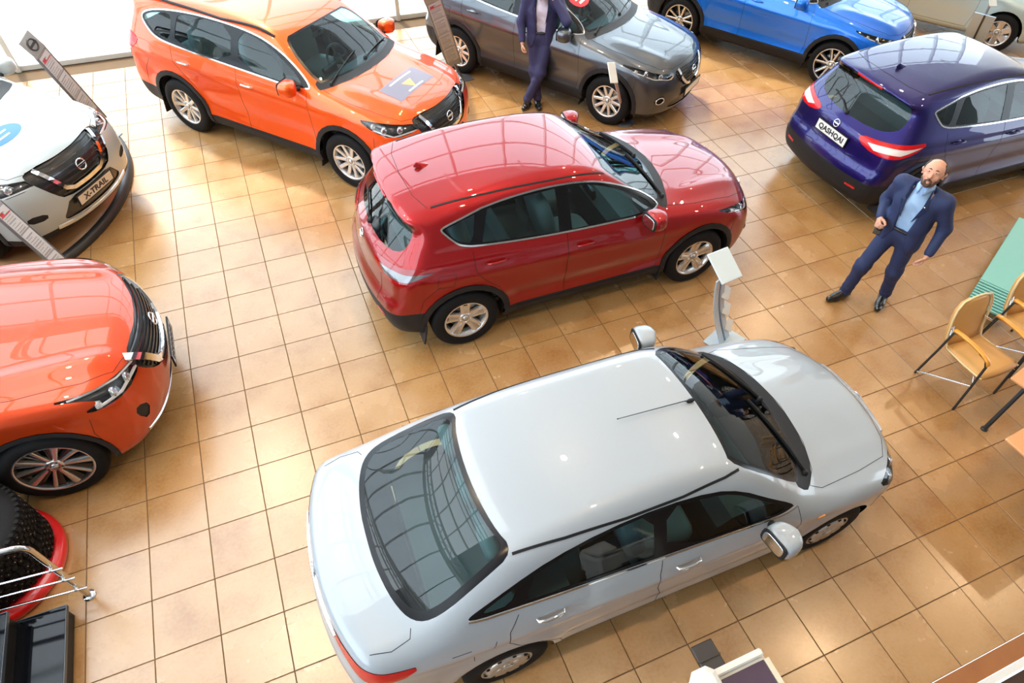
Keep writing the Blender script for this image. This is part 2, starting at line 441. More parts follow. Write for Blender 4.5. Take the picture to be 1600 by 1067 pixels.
        me = bpy.data.meshes.new(name or 'panel'); me.from_pydata(VV.tolist(), [], FF); me.materials.append(mt)
        me.polygons.foreach_set('use_smooth', [True] * len(FF)); me.update()
        me.normals_split_custom_set_from_vertices(NN.tolist())
        return me
SIDE, TOP, FRONT, REAR = (0, -1, 0), (0, 0, -1), (-1, 0, 0), (1, 0, 0)
def sp2(p): return [(a, 0, b) for a, b in p]          # side view outline
def tp2(p): return [(a, b, 0) for a, b in p]          # top view outline
def fp2(p): return [(0, a, b) for a, b in p]          # front / rear view outline
# ------------------------------------------------------------------ shared materials
M = {}
M['paint'] = paint_mat('body_paint', (.5, .5, .5))
M['tyre'] = mat('tyre_rubber', (.008, .008, .009), .75, spec=.22, bump=.25, bscale=90)
M['plastic'] = mat('black_trim_plastic', (.013, .0135, .016), .55, spec=.3, bump=.08, bscale=400)
M['gloss_black'] = mat('gloss_black', (.006, .006, .008), .22, spec=.3)
M['liner'] = mat('arch_liner', (.010, .010, .010), .85)
M['chrome'] = mat('chrome', (.86, .86, .87), .08, metal=1.)
M['satin'] = mat('satin_steel', (.62, .63, .64), .28, metal=1.)
M['alloy'] = mat('wheel_alloy', (.72, .71, .70), .26, metal=.85, coat=.4)
M['alloy_dark'] = mat('wheel_dark', (.035, .036, .04), .25, metal=.6, coat=.5)
M['cover'] = mat('wheel_cover_silver', (.62, .60, .57), .32, metal=.7)
M['disc'] = mat('brake_disc', (.32, .32, .33), .4, metal=.9)
M['glass'] = glass_mat('window_glass', (.50, .74, .76), 1.25)
M['privacy'] = glass_mat('rear_window_glass', (.42, .66, .68), 1.3)
M['lens'] = glass_mat('lamp_lens', (.9, .93, .95), 1.3)
M['reflector'] = mat('lamp_reflector', (.75, .77, .8), .12, metal=.9)
M['lamp_dark'] = mat('lamp_housing', (.03, .03, .035), .2, metal=.3, coat=.5)
M['red_lens'] = mat('red_lens', (.60, .006, .010), .22, coat=.35, spec=.3)
M['white_lens'] = mat('white_lens', (.78, .74, .74), .14, coat=1.)
M['amber'] = mat('amber_lens', (.8, .28, .04), .2, coat=1.)
M['cabin'] = mat('cabin_trim', (.10, .105, .11), .7)
M['seat'] = mat('seat_cloth', (.16, .17, .175), .8, bump=.2, bscale=200)
M['dash'] = mat('dashboard_plastic', (.03, .03, .033), .55)
M['screen'] = mat('dark_screen', (.01, .012, .015), .08)
M['mirror'] = mat('mirror_glass', (.85, .87, .88), .02, metal=1.)
M['plate'] = mat('plate_white', (.85, .85, .84), .3)
M['ink'] = mat('plate_ink', (.02, .02, .03), .5)
M['seam'] = mat('panel_gap', (.004, .004, .005), .9)
M['slat'] = mat('grille_black', (.01, .01, .012), .3, coat=.3)

def wheel_mesh(style, R, w):
    """tyre, rim and brake disc turned about Y; the outer face looks to -Y"""
    h = w / 2; rr = {'cover': .200, 'murano': .272, 'q19': .250}.get(style, .222) * R / .345 if style != 'murano' else .272
    t = MB(); pr = [(rr - .012, h * .8), (rr + .012, h * .98), (R - .06, h * 1.02), (R - .025, h * .93), (R - .006, h * .78)]
    for k in (.5, .12, -.26):        # grooves round the tread
        pr += [(R, h * k + .018), (R, h * k), (R - .009, h * k - .003), (R - .009, h * k - .011), (R, h * k - .014)]
    pr += [(R - .006, -h * .78), (R - .025, -h * .93), (R - .06, -h * 1.02), (rr + .012, -h * .98), (rr - .012, -h * .8)]
    t.lathe(pr, 56, 'Y')
    rim = MB(); f = -h * .80
    rim.lathe([(rr + .006, f - .012), (rr - .004, f - .016), (rr - .014, f - .004)], 56, 'Y', mi=0)
    rim.lathe([(rr - .014, f - .004), (rr - .028, f + .03), (rr - .04, h * .6), (rr - .01, h * .8)], 56, 'Y', mi=1 if style in ('murano', 'q19') else 0)
    a0 = pi / 2
    def spoke(a, r0, r1, w0, w1, y0, y1, mi=0, sk=0., dep=.03):
        ca, sa = cos(a), sin(a); tx = Vector((-sa, 0, ca)); rx = Vector((ca, 0, sa)); vs = []; n = 5
        for i in range(n + 1):
            q = i / n; r = r0 + (r1 - r0) * q; wd = (w0 + (w1 - w0) * q) / 2; yy = y0 + (y1 - y0) * (q ** 1.4); o = rx * r + tx * sk * q
            vs += [o + tx * wd * 1.15 + Vector((0, yy + dep, 0)), o + tx * wd + Vector((0, yy + .004, 0)), o + tx * wd * .55 + Vector((0, yy, 0)), o - tx * wd * .55 + Vector((0, yy, 0)), o - tx * wd + Vector((0, yy + .004, 0)), o - tx * wd * 1.15 + Vector((0, yy + dep, 0))]
        fs = [(i * 6 + k, i * 6 + k + 1, i * 6 + k + 7, i * 6 + k + 6) for i in range(n) for k in range(5)]
        rim.add(vs, [x[::-1] for x in fs], mi)
    hubf = f + .022; lip = rr - .012
    if style == 'split5':
        for k in range(5):
            a = a0 + k * 2 * pi / 5
            spoke(a, .03, lip, .075, .115, hubf, f + .002); spoke(a, .05, lip - .02, .012, .045, hubf - .003, f - .003, 1, 0, .004)
            spoke(a + .15, .06, lip, .022, .03, hubf + .004, f - .004); spoke(a - .15, .06, lip, .022, .03, hubf + .004, f - .004)
    elif style == 'ten':
        for k in range(5):
            for sg in (-1, 1): spoke(a0 + k * 2 * pi / 5 + sg * .24, .035, lip, .05, .038, hubf, f - .002, 0, sg * .016)
    elif style == 'xten':
        for k in range(5):
            for sg in (-1, 1): spoke(a0 + k * 2 * pi / 5 + sg * .19, .03, lip, .048, .046, hubf, f - .002, 0, sg * .03)
    elif style == 'q19':
        for k in range(5):
            for sg in (-1, 1):
                spoke(a0 + k * 2 * pi / 5 + sg * .12, .03, lip, .03, .026, hubf, f - .003, 0, sg * .03); spoke(a0 + k * 2 * pi / 5 + sg * .12, .03, lip, .045, .05, hubf + .008, f + .004, 1, sg * .045)
    elif style == 'murano':
        for k in range(10):
            a = a0 + k * 2 * pi / 10
            spoke(a, .03, lip, .022, .058 if k % 2 else .035, hubf, f - .002, 0, .06); spoke(a + .16, .03, lip, .05, .09, hubf + .014, f + .014, 1, .05)
    elif style == 'six':
        for k in range(6):
            spoke(a0 + k * pi / 3, .03, lip, .085, .10, hubf, f + .002); spoke(a0 + k * pi / 3 + .35, .12, lip, .02, .06, hubf + .02, f + .01)
    elif style == 'cover':
        rim.lathe([(lip, f), (lip - .02, f - .012), (.15, f - .02), (.07, f - .012), (.0, f - .016)], 56, 'Y', mi=0)
        for k in range(9):
            a = a0 + k * 2 * pi / 9
            spoke(a, .045, lip - .012, .022, .06, f - .018, f - .012, 0, .035, .012)
            ca, sa = cos(a + .36), sin(a + .36)
            rim.lathe([(.001, -.006), (.014, -.004), (.016, .01)], 10, 'Y', (ca * .155, f - .016, sa * .155), 1)
    if style != 'cover':
        rim.lathe([(.068, hubf + .02), (.066, hubf - .004), (.05, hubf - .008), (.034, hubf - .004)], 24, 'Y', mi=0)
        for k in range(5):
            a = a0 + (k + .5) * 2 * pi / 5
            rim.lathe([(.001, -.012), (.009, -.011), (.010, .01)], 8, 'Y', (.052 * cos(a), hubf - .002, .052 * sin(a)), 1)
    cap = MB(); cap.lathe([(.0, -.012), (.026, -.010), (.031, .004)], 20, 'Y', (0, (f - .014) if style == 'cover' else hubf - .004, 0))
    cap.box((0, ((f - .014) if style == 'cover' else hubf - .004) - .0125, 0), (.046, .004, .009))
    d = MB(); d.lathe([(.05, .012), (.05, -.01), (.155, -.01), (.155, .012)], 32, 'Y', (0, .0, 0)); d.box((.11, -.0, .09), (.13, .06, .13), bev=.02)
    al = M['cover'] if style == 'cover' else M['alloy']; sec = {'split5': M['satin'], 'q19': M['alloy_dark'], 'murano': M['alloy_dark'], 'cover': M['gloss_black']}.get(style, M['satin'])
    return t.mesh('tyre', M['tyre']), rim.mesh('rim', al, sec), cap.mesh('hub_cap', M['satin']), d.mesh('brake_disc', M['disc'])
WHEELS = {}
def add_wheel(parent, style, R, w, loc, left, steer=0.):
    key = (style, R, w)
    if key not in WHEELS: WHEELS[key] = wheel_mesh(style, R, w)
    t, r, c, d = WHEELS[key]
    o = link('wheel', r, parent, loc, (0, 0, (pi if left else 0) + steer))
    link('tyre', t, o); link('hub_cap', c, o); link('brake_disc', d, o)
    return o

def badge_mesh(r=.055):
    """ring with a bar across: the maker's round emblem, facing -Y (z up)"""
    mb = MB()
    mb.tube([(r * cos(a), 0, r * sin(a)) for a in np.linspace(0, 2 * pi, 29)[:-1]], r * .13, 8, closed=True)
    mb.box((0, -.004, 0), (r * 2.25, .012, r * .42), bev=.004)
    return mb.mesh('badge', M['chrome'])
BADGE = badge_mesh(); BADGE_S = badge_mesh(.042)

def frame(n, up=(0, 0, 1)):
    """rotation whose -Y axis is the surface normal n and whose Z is up"""
    y = -Vector(n).normalized(); x = y.cross(Vector(up)).normalized(); z = x.cross(y)
    return Matrix((x, y, z)).transposed()
# ------------------------------------------------------------------ one car type: panels, glass, lamps, trim, cabin
def circ(cx_, cz_, r, n=28): return [(cx_ + r * cos(2 * pi * i / n), 0, cz_ + r * sin(2 * pi * i / n)) for i in range(n)]
def half(p, n=1, ax=0):
    """round an outline that is mirrored across the middle: complete it to both sides first"""
    p = [tuple(q) for q in p]; m_ = [((-a, b) if ax == 0 else (a, -b)) for a, b in reversed(p) if abs((a, b)[ax]) > 1e-6]
    return chaikin(p + m_, n)
class CarType:
    def __init__(s, sp):
        s.sp = sp; s.nodes = []; sh = s.sh = Shell(sp); q = sp['wb'] / 2; R = sp['R']; ra = sp['ra']
        S2, T2, F2 = sp2, tp2, fp2
        # panels
        sh.cut(S2(sp['front_door']), SIDE, 'front_door'); sh.cut(S2(sp['rear_door']), SIDE, 'rear_door')
        sh.cut(T2(sp['hood']), TOP, 'hood', .35); sh.cut(T2(sp['roof']), TOP, 'roof', .3, pred=lambda c: c.z > 1.2)
        if 'tailgate' in sp: sh.cut(F2(sp['tailgate']), REAR, 'tailgate', .05, pred=lambda c: c.x < -1.2)
        if 'trunk' in sp: sh.cut(T2(sp['trunk']), TOP, 'trunk_lid', .2, pred=lambda c: c.x < -1.2); sh.cut(F2(sp['trunk_r']), REAR, 'trunk_lid', .2, pred=lambda c: c.x < -1.6)
        sh.cut(S2(sp['fbump']), SIDE, 'front_bumper', -2, only=['body_shell']); sh.cut(S2(sp['rbump']), SIDE, 'rear_bumper', -2, only=['body_shell', 'tailgate'])
        # glass
        sh.cut(S2(chaikin(sp['dlo'], 1)), SIDE, 'window_frame')
        for nm in ('front_side_window', 'rear_side_window', 'quarter_window'):
            if nm in sp: sh.cut(S2(chaikin(sp[nm], 1)), SIDE, nm, only=['window_frame'])
        wsn = sp.get('ws_n', .25)
        sh.cut(T2(half(sp['cowl'], 1, 1)), TOP, 'cowl', .2, pred=lambda c: c.z > .85)
        sh.cut(T2(half(sp['windshield'], 2, 1)), TOP, 'windshield_band', .12, pred=lambda c: c.z > .9)
        cx_ = np.mean([p[0] for p in sp['windshield']]); sh.cut(T2(half([(cx_ + (a - cx_) * .93, b * .95) for a, b in sp['windshield']], 2, 1)), TOP, 'windshield', .12, only=['windshield_band'])
        if sp.get('rw_top'):
            sh.cut(T2(half(sp['rear_window'], 2, 1)), TOP, 'rear_window_band', .1, pred=lambda c: c.x < -.6 and c.z > .9)
            cr_ = np.mean([p[0] for p in sp['rear_window']]); sh.cut(T2(half([(cr_ + (a - cr_) * .9, b * .92) for a, b in sp['rear_window']], 2, 1)), TOP, 'rear_window', .1, only=['rear_window_band'])
        else:
            sh.cut(F2(half(sp['rear_window'])), REAR, 'rear_window', .1, pred=lambda c: c.x < -1.2)
        # lamps and grilles
        sh.cut(chaikin(sp['headlamp'], 1), sp['hl_d'], 'headlamp', .05, pred=lambda c: c.x > 1); sh.cut(chaikin(sp['tail_lamp'], 1), sp['tl_d'], 'tail_lamp', .0, pred=lambda c: c.x < -1)
        if 'tail_white' in sp: sh.cut(sp['tail_white'], sp['tl_d'], 'tail_white', .0, only=['tail_lamp'])
        for nm in ('grille', 'lower_grille', 'fog_recess'):
            if nm in sp: sh.cut(F2(half(sp[nm]) if min(abs(p[0]) for p in sp[nm]) < .01 else chaikin(sp[nm], 1)), FRONT, nm, .03, pred=lambda c: c.x > 1.2)
        # cladding and arches
        if sp.get('clad'):
            zc, zr, zf = sp['clad']
            sh.plane((0, 0, zc), (0, 0, 1), 'cladding', lambda c, n: c.z < zc and -q - .3 < c.x < q + .2)
            sh.plane((0, 0, zr), (0, 0, 1), 'rear_bumper_trim', lambda c, n: c.z < zr and c.x < -q - .2)
            sh.plane((0, 0, zf), (0, 0, 1), 'front_bumper_trim', lambda c, n: c.z < zf and c.x > q + .2)
        for sx in (q, -q):
            if sp.get('arch_trim'): sh.cut(circ(sx, R + .01, sp['arch_trim']), SIDE, 'arch_f' if sx > 0 else 'arch_r', -.05, pred=lambda c: c.y > .5)
            sh.cut(circ(sx, R + .01, ra), SIDE, 'hole', -.3, pred=lambda c: c.y > .45)
            ri = sh.reg('hole')
            for f in sh.bm.faces:
                c = f.calc_center_median()
                if c.z < .35 and abs(c.x - sx) < ra + .03 and c.y > .4 and f.normal.z < -.4: f[sh.lay] = ri
        sh.drop('hole')
        s.assemble()
    def N(s, name, me, par=None, loc=(0, 0, 0), rot=(0, 0, 0), label=None):
        if me is None: return None
        s.nodes.append((name, me, par, loc, rot, label)); return len(s.nodes) - 1
    def assemble(s):
        sp, sh, N = s.sp, s.sh, s.N; q = sp['wb'] / 2; R = sp['R']; P = M['paint']
        g = lambda nm, mt, sides=(1, -1), push=0.: sh.mesh(nm, mt, sides, push, nm if isinstance(nm, str) else nm[0])
        N('body_shell', g('body_shell', P)); hood = N('hood', g('hood', P)); roof = N('roof', g('roof', P))
        fb = N('front_bumper', g('front_bumper', P)); rb = N('rear_bumper', g('rear_bumper', P))
        tg = N('tailgate', g('tailgate', P)) if 'tailgate' in sp else N('trunk_lid', g('trunk_lid', P))
        doors = {}
        for sd in (-1, 1):
            doors['f', sd] = N('front_door', g('front_door', P, (sd,))); doors['r', sd] = N('rear_door', g('rear_door', P, (sd,)))
            N('window_frame', g('window_frame', M['gloss_black'], (sd,)))
            N('front_side_window', g('front_side_window', M['glass'], (sd,), -.004), doors['f', sd]); N('rear_side_window', g('rear_side_window', M['privacy'] if sp.get('tinted') else M['glass'], (sd,), -.004), doors['r', sd])
            N('quarter_window', g('quarter_window', M['privacy'] if sp.get('tinted') else M['glass'], (sd,), -.004))
        N('cowl', g('cowl', M['plastic'])); ws = N('windshield', g('windshield', M['glass'])); N('windshield_band', g('windshield_band', M['gloss_black']), ws)
        rw = N('rear_window', g('rear_window', M['privacy'])); N('rear_window_band', g('rear_window_band', M['gloss_black']), rw)
        for sd in (-1, 1):
            h = N('headlamp', g('headlamp', M['lens'], (sd,), .003)); N('lamp_reflector', g('headlamp', M['lamp_dark'], (sd,), -.05), h)
            mb = MB()
            for (px, py, pz, r, k) in sp['projectors']:
                Q, Nn, hh = sh.trace([(px, py, pz)], sp['hl_d']); c = Vector(Q[0]) - Vector(Nn[0]) * .035; c.y *= sd
                mb.lathe([(.001, .022), (r * .55, .018), (r * .75, .0), (r, .012), (r * 1.1, -.02)], 18, 'X', c, k)
            for (pts, wd) in sp.get('drl', ()): sh_mb = MB(); sh.strip(sh_mb, pts, sp['hl_d'], wd, -.012, mirror=False, sink=.03); mb.add([(a, b * sd, c) for a, b, c in sh_mb.v], [f if sd > 0 else f[::-1] for f in sh_mb.f], 1)
            N('projector', mb.mesh('projector', M['reflector'], M['white_lens']), h)
            t = N('tail_lamp', g('tail_lamp', M['red_lens'], (sd,), .004)); N('reversing_lamp', g('tail_white', M['white_lens'], (sd,), .006), t)
        gr = N('grille', g('grille', M['slat'], push=-.02))
        if gr is not None:
            gp_ = half(sp['grille'], 1)
            for z in sp.get('slats', ()):
                ys = [a + (b_ - a) * (z - za) / (zb - za) for (a, za), (b_, zb) in zip(gp_, np.roll(gp_, -1, 0)) if (za > z) != (zb > z)]
                if not ys: continue
                mb = MB(); sh.strip(mb, [(2, -max(ys) + .03, z), (2, max(ys) - .03, z)], FRONT, .014, -.004, mirror=False, step=.05, sink=.02); N('slat', mb.mesh('slat', M['lamp_dark']), gr)
        for (pts, wd) in sp.get('chrome_front', ()):
            mb = MB()
            if min(p[1] for p in pts) > .03:
                sh.strip(mb, pts, FRONT, wd, .014, sink=.02, mirror=False); N('chrome_surround', mb.mesh('chrome_surround', M['chrome']), gr)
                mb.v = [(a, -b, c) for a, b, c in mb.v]; mb.f = [f[::-1] for f in mb.f]
            else: sh.strip(mb, pts + [(a, -b, c) for a, b, c in pts[::-1][1:]] if pts[-1][1] == 0 else [(a, -b, c) for a, b, c in pts[::-1][:-1]] + pts, FRONT, wd, .014, sink=.02, mirror=False)
            N('chrome_surround', mb.mesh('chrome_surround', M['chrome']), gr)
        N('lower_grille', g('lower_grille', M['slat'], push=-.012), fb); [N('fog_recess', g('fog_recess', M['plastic'], (sd,), -.006), fb) for sd in (1, -1)]
        N('front_bumper_trim', g('front_bumper_trim', M['plastic']), fb); N('rear_bumper_trim', g('rear_bumper_trim', M['plastic']), rb)
        N('side_cladding', g('cladding', M['plastic']))
        if sp.get('arch_trim'):
            for nm in ('arch_f', 'arch_r'):
                for sd in (1, -1): N('wheel_arch_trim', g(nm, M['plastic'], (sd,), .007))
        mb = MB()
        for (pts, wd) in sp.get('chrome_low', ()): sh.strip(mb, pts, FRONT, wd, .012, sink=.01)
        if mb.v: N('skid_trim', mb.mesh('skid_trim', M['satin']), fb)
        # chrome round the side glass, gaps between panels
        mb = MB()
        dl = chaikin(sp['dlo'], 2)
        if sp.get('dlo_chrome') == 'full': sh.strip(mb, sp2(dl), SIDE, .020, .006, closed=True, mirror=False)
        elif sp.get('dlo_chrome') == 'low': sh.strip(mb, sp2(sp['belt']), SIDE, .014, .006, mirror=False)
        if mb.v:
            N('window_trim', mb.mesh('window_trim', M['chrome'])); mb.v = [(a, -b, c) for a, b, c in mb.v]; mb.f = [f[::-1] for f in mb.f]; N('window_trim', mb.mesh('window_trim', M['chrome']))
        mb = MB()
        for (pts, d) in sp['seams']: sh.strip(mb, pts, d, .005, .0010, sink=.003)
        N('panel_gap', mb.mesh('panel_gap', M['seam']))
        if sp.get('roof_line'):
            mb = MB(); sh.strip(mb, sp['roof_line'], TOP, .020, .004, step=.05, mirror=False); N('roof_moulding', mb.mesh('roof_moulding', M['plastic']), roof)
            mb.v = [(a, -b, c) for a, b, c in mb.v]; mb.f = [f[::-1] for f in mb.f]; N('roof_moulding', mb.mesh('roof_moulding', M['plastic']), roof)
        if sp.get('rails'):
            for sd in (-1, 1):
                Q, Nn, h = sh.trace(densify(sp['rails'], .1), TOP); Q = Q[h]; n = len(Q); mb = MB()
                pts = [Vector((a, b * sd, c + .045 * min(1, min(i, n - 1 - i) / 2.0) - .004)) for i, (a, b, c) in enumerate(Q)]
                mb.tube(pts, .017, 8); N('roof_rail', mb.mesh('roof_rail', M['plastic']), roof)
        # handles, mirrors
        for sd in (-1, 1):
            for k, (hx, hz) in (('f', sp['handles'][0]), ('r', sp['handles'][1])):
                p, n = sh.at((hx, .8, hz)); mb = MB(); R3 = frame(n)
                cup = MB(); cup.lathe([(.001, 0), (.05, .001), (.062, .004)], 18, 'Y'); L = [(v[0] * 1.0 + .01, v[1], v[2] * .5) for v in cup.v]
                mb.add([R3 @ Vector((a, b - .002, c * .9)) for a, b, c in L], cup.f, 1, True)
                pts = [(-.085, 0, 0), (-.075, -.022, 0), (-.03, -.034, .001), (.05, -.034, .001), (.085, -.022, 0), (.092, 0, 0)]
                tb = MB(); tb.tube([Vector(a) for a in pts], [.010, .013, .014, .014, .013, .010], 8); mb.add([R3 @ Vector((a, b, c * .9)) + Vector((0, 0, 0)) for a, b, c in tb.v], tb.f, 0, True)
                loc = Vector(p); vs = [(v[0], v[1] if sd > 0 else -v[1], v[2]) for v in mb.v]; mb.v = vs
                if sd < 0: mb.f = [f[::-1] for f in mb.f]
                N('door_handle', mb.mesh('door_handle', M['chrome'] if sp.get('chrome_handles', True) else P, P), doors[k, sd], (loc.x, loc.y * sd, loc.z))
            mx, my, mz = sp['mirror']
            mb = MB(); A = Matrix.Rotation(radians(-8) * sd, 3, 'Z')
            superbox(mb, (0, 0, 0), (.15, .235, .165), A, 3.2, 9)
            mb.v = [(v[0] + (.05 * (1 - abs(v[1]) / .13) if v[0] > 0 else 0) - .02, v[1], v[2]) for v in mb.v]
            o = N('side_mirror', mb.mesh('side_mirror', P), None, (mx, my * sd, mz))
            mb = MB(); superbox(mb, (-.088, 0, 0), (.014, .215, .148), A, 4.5, 8); N('mirror_rim', mb.mesh('mirror_rim', M['plastic']), o)
            mb = MB(); superbox(mb, (-.0955, 0, 0), (.008, .175, .115), A, 4, 8); N('mirror_glass', mb.mesh('mirror_glass', M['mirror']), o)
            mb = MB(); mb.tube([(.0, -.06 * sd, -.03), (.015, -.13 * sd, -.055), (.03, -(my - sp['mirror_in']) * sd, -.07)], [.03, .028, .03], 8); N('mirror_arm', mb.mesh('mirror_arm', M['plastic']), o)
        # wipers, aerial
        for (a, b, c, d) in sp['wipers']:
            mb = MB()
            Q, Nn, h = sh.trace(densify([(a, b, 0), (c, d, 0)], .08), TOP); mb.tube([Vector(x) + Vector(n) * .016 for x, n in zip(Q, Nn)], .008, 6); mb.tube([Vector(x) + Vector(n) * .005 for x, n in zip(Q, Nn)], .005, 4)
            mb.lathe([(.001, .03), (.02, .024), (.022, -.01)], 10, 'Z', Vector(Q[0]))
            N('windshield_wiper', mb.mesh('windshield_wiper', M['plastic']), ws)
        if 'rear_wiper' in sp:
            mb = MB(); Q, Nn, h = sh.trace(densify(sp['rear_wiper'], .06), REAR); mb.tube([Vector(x) + Vector(n) * .014 for x, n in zip(Q, Nn)], .009, 6)
            mb.lathe([(.001, -.03), (.022, -.024), (.025, .01)], 12, 'X', Vector(Q[0])); N('rear_wiper', mb.mesh('rear_wiper', M['plastic']), rw)
        if sp['aerial'] == 'fin':
            p, n = sh.at((sp['aerial_x'], 0, 0), TOP); mb = MB(); vs = []
            for i in range(9):
                t = i / 8; x = .09 - t * .19; hgt = .062 * (t ** 1.3) if t < .8 else .062 * (1 - (t - .8) * 3.2); wd = .034 * sin(pi * min(1, .12 + t * .88)) + .004
                for k in range(7): u = -1 + k / 3; vs.append((x, u * wd, max(0, hgt) * (1 - abs(u) ** 1.6) - .004))
            mb.add(vs, [(i * 7 + k, i * 7 + k + 1, i * 7 + k + 8, i * 7 + k + 7) for i in range(8) for k in range(6)], 0, True)
            N('shark_fin_aerial', mb.mesh('shark_fin_aerial', P), roof, p[:], (0, 0.03, 0))
        else:
            p, n = sh.at((sp['aerial_x'], .0, 0), TOP); mb = MB(); superbox(mb, (0, 0, .012), (.06, .03, .034), None, 2.6, 6)
            mb.tube([(-.02, 0, .022), (-.06, 0, .034), (-.56, 0.0, .085), (-.575, 0, .086)], [.006, .0035, .0026, .005], 6); N('aerial', mb.mesh('aerial', M['plastic']), roof, p[:])
        # badges
        if sp.get('badge_f'):
            p, n = sh.at((2, 0, sp['badge_f']), FRONT); N('badge', BADGE, gr, tuple(p + n * .02), frame(n).to_euler()[:])
        if sp.get('badge_r'):
            p, n = sh.at((-2, 0, sp['badge_r']), REAR); N('badge', BADGE_S, tg, tuple(p + n * .006), frame(n).to_euler()[:])
        # wheel wells and floor pan
        ra = sp['ra'] + .012; W = sp['W']
        for sx in (q, -q):
            for sd in (1, -1):
                mb = MB(); vs = []; n = 18
                for i in range(n + 1):
                    a = -.25 + (pi + .5) * i / n
                    for y in (W - .07, .45): vs.append((sx + ra * cos(a), y * sd, R + .01 + ra * sin(a)))
                mb.add(vs, [(2 * i, 2 * i + 1, 2 * i + 3, 2 * i + 2) for i in range(n)], 0, True)
                mb.add([(sx + ra * cos(2 * pi * i / 20), .45 * sd, R + .01 + ra * sin(2 * pi * i / 20)) for i in range(20)], [tuple(range(20))])
                N('wheel_well', mb.mesh('wheel_well', M['liner']))
        mb = MB(); mb.box((0, 0, .24), (sp['wb'] + 1.0, .84, .06)); mb.box((0, 0, .26), (sp['wb'] - 2 * ra, W * 1.7, .06)); N('floor_pan', mb.mesh('floor_pan', M['liner']))
        if sp.get('flaps'):
            mb = MB(); mb.box((0, 0, 0), (.018, .17, .24), Matrix.Rotation(radians(10), 3, 'Y'), bev=.006); fm_ = mb.mesh('mud_flap', M['plastic'])
            for sx in (q - sp['ra'] - .02, -q - sp['ra'] - .02):
                for sd in (1, -1): N('mud_flap', fm_, None, (sx, (W - .10) * sd, .28))
        # cabin
        zf, x0 = sp['cab']; dxs = sp.get('dash_x', .62)
        mb = MB(); mb.box((-.3, 0, zf - .02), (2.9, W * 1.55, .05)); mb.box((-1.28, 0, zf + .25), (.9, W * 1.5, .5)); N('cabin_floor', mb.mesh('cabin_floor', M['cabin']))
        mb = MB(); hw = W * .74; pr = [(.34, -.30), (.30, -.02), (.26, .08), (.10, .13), (-.12, .115), (-.22, .03), (-.20, -.30)]
        mb.prism([(a, b) for a, b in pr], -hw, hw, Matrix(((1, 0, 0), (0, 0, -1), (0, 1, 0))).to_4x4()); d = N('dashboard', mb.mesh('dashboard', M['dash']), None, (dxs, 0, zf + .42))
        mb = MB(); mb.box((-.20, 0, .10), (.05, .26, .15), Matrix.Rotation(radians(-15), 3, 'Y'), bev=.01); N('centre_screen', mb.mesh('centre_screen', M['screen']), d)
        mb = MB(); A = Matrix.Rotation(radians(65), 3, 'Y'); mb.tube([A @ Vector((.185 * cos(a), .185 * sin(a), 0)) for a in np.linspace(0, 2 * pi, 29)[:-1]], .016, 8, closed=True)
        superbox(mb, (0, 0, 0), (.13, .15, .05), A, 3, 6)
        for a in (pi / 2, -pi / 2, pi): mb.tube([A @ Vector((.05 * cos(a), .05 * sin(a), 0)), A @ Vector((.18 * cos(a), .18 * sin(a), 0))], .014, 6)
        mb.tube([(0, 0, 0), (.25, 0, -.12)], .03, 8); N('steering_wheel', mb.mesh('steering_wheel', M['dash']), None, (dxs - .36, .36, zf + .50))
        def seat(x, y, wd, head=True, n=1):
            mb = MB(); superbox(mb, (0, 0, .30), (.52, wd, .20), None, 4, 9); superbox(mb, (-.31, 0, .62), (.17, wd * .96, .66), Matrix.Rotation(radians(-16), 3, 'Y'), 4, 9)
            mb.box((0, 0, .1), (.4, wd * .8, .22))
            for i in range(n):
                yy = 0 if n == 1 else (i - (n - 1) / 2) * wd / n * .95; superbox(mb, (-.435, yy, 1.02), (.11, .25, .17), Matrix.Rotation(radians(-12), 3, 'Y'), 3.2, 8); mb.tube([(-.40, yy - .05, .86), (-.43, yy - .05, 1.0)], .007, 6); mb.tube([(-.40, yy + .05, .86), (-.43, yy + .05, 1.0)], .007, 6)
            N('seat' if n == 1 else 'rear_seat', mb.mesh('seat', M['seat']), None, (x, y, zf))
        seat(x0, .36, .50); seat(x0, -.36, .50); seat(x0 - .85, 0, W * 1.45, True, 3)
        p, n = sh.at((sp['windshield'][len(sp['windshield']) // 2 + 1][0] + .12, 0, 0), TOP)
        mb = MB(); superbox(mb, (0, 0, 0), (.03, .22, .065), None, 3, 7); mb.tube([(0, 0, 0), (.06, 0, .07)], .01, 6); N('rear_view_mirror', mb.mesh('rear_view_mirror', M['dash']), ws, (p.x - .10, 0, p.z - .13))
        for fn in sp.get('extra', ()): fn(s)
        # free the working mesh
        s.variants = {}
    def make(s, name, paint, loc, rz, label, style, group=None, zoff=0., steer=0., skip=()):
        root = empty(name, (loc[0], loc[1], zoff), rz); tag(root, label, 'car', group); objs = []
        for (nm, me, par, l, r, lb) in s.nodes:
            if nm in skip: objs.append(None); continue
            if me.materials and M['paint'] in list(me.materials):
                k = (me.name, paint.name)
                if k not in s.variants:
                    m2 = me.copy()
                    for i, mm in enumerate(m2.materials):
                        if mm == M['paint']: m2.materials[i] = paint
                    s.variants[k] = m2
                me = s.variants[k]
            o = link(nm, me, objs[par] if par is not None and objs[par] else root, l, r)
            if lb: o['label'] = lb
            if nm == 'panel_gap': o['kind'] = 'stuff'
            objs.append(o)
        sp = s.sp; q = sp['wb'] / 2
        for sx in (q, -q):
            for left in (False, True): add_wheel(root, style, sp['R'], sp['tw'], (sx, sp['hub_y'] * (1 if left else -1), sp['R']), left, steer if sx > 0 else 0)
        return root, {nm[0]: o for nm, o in zip(s.nodes, objs) if o}
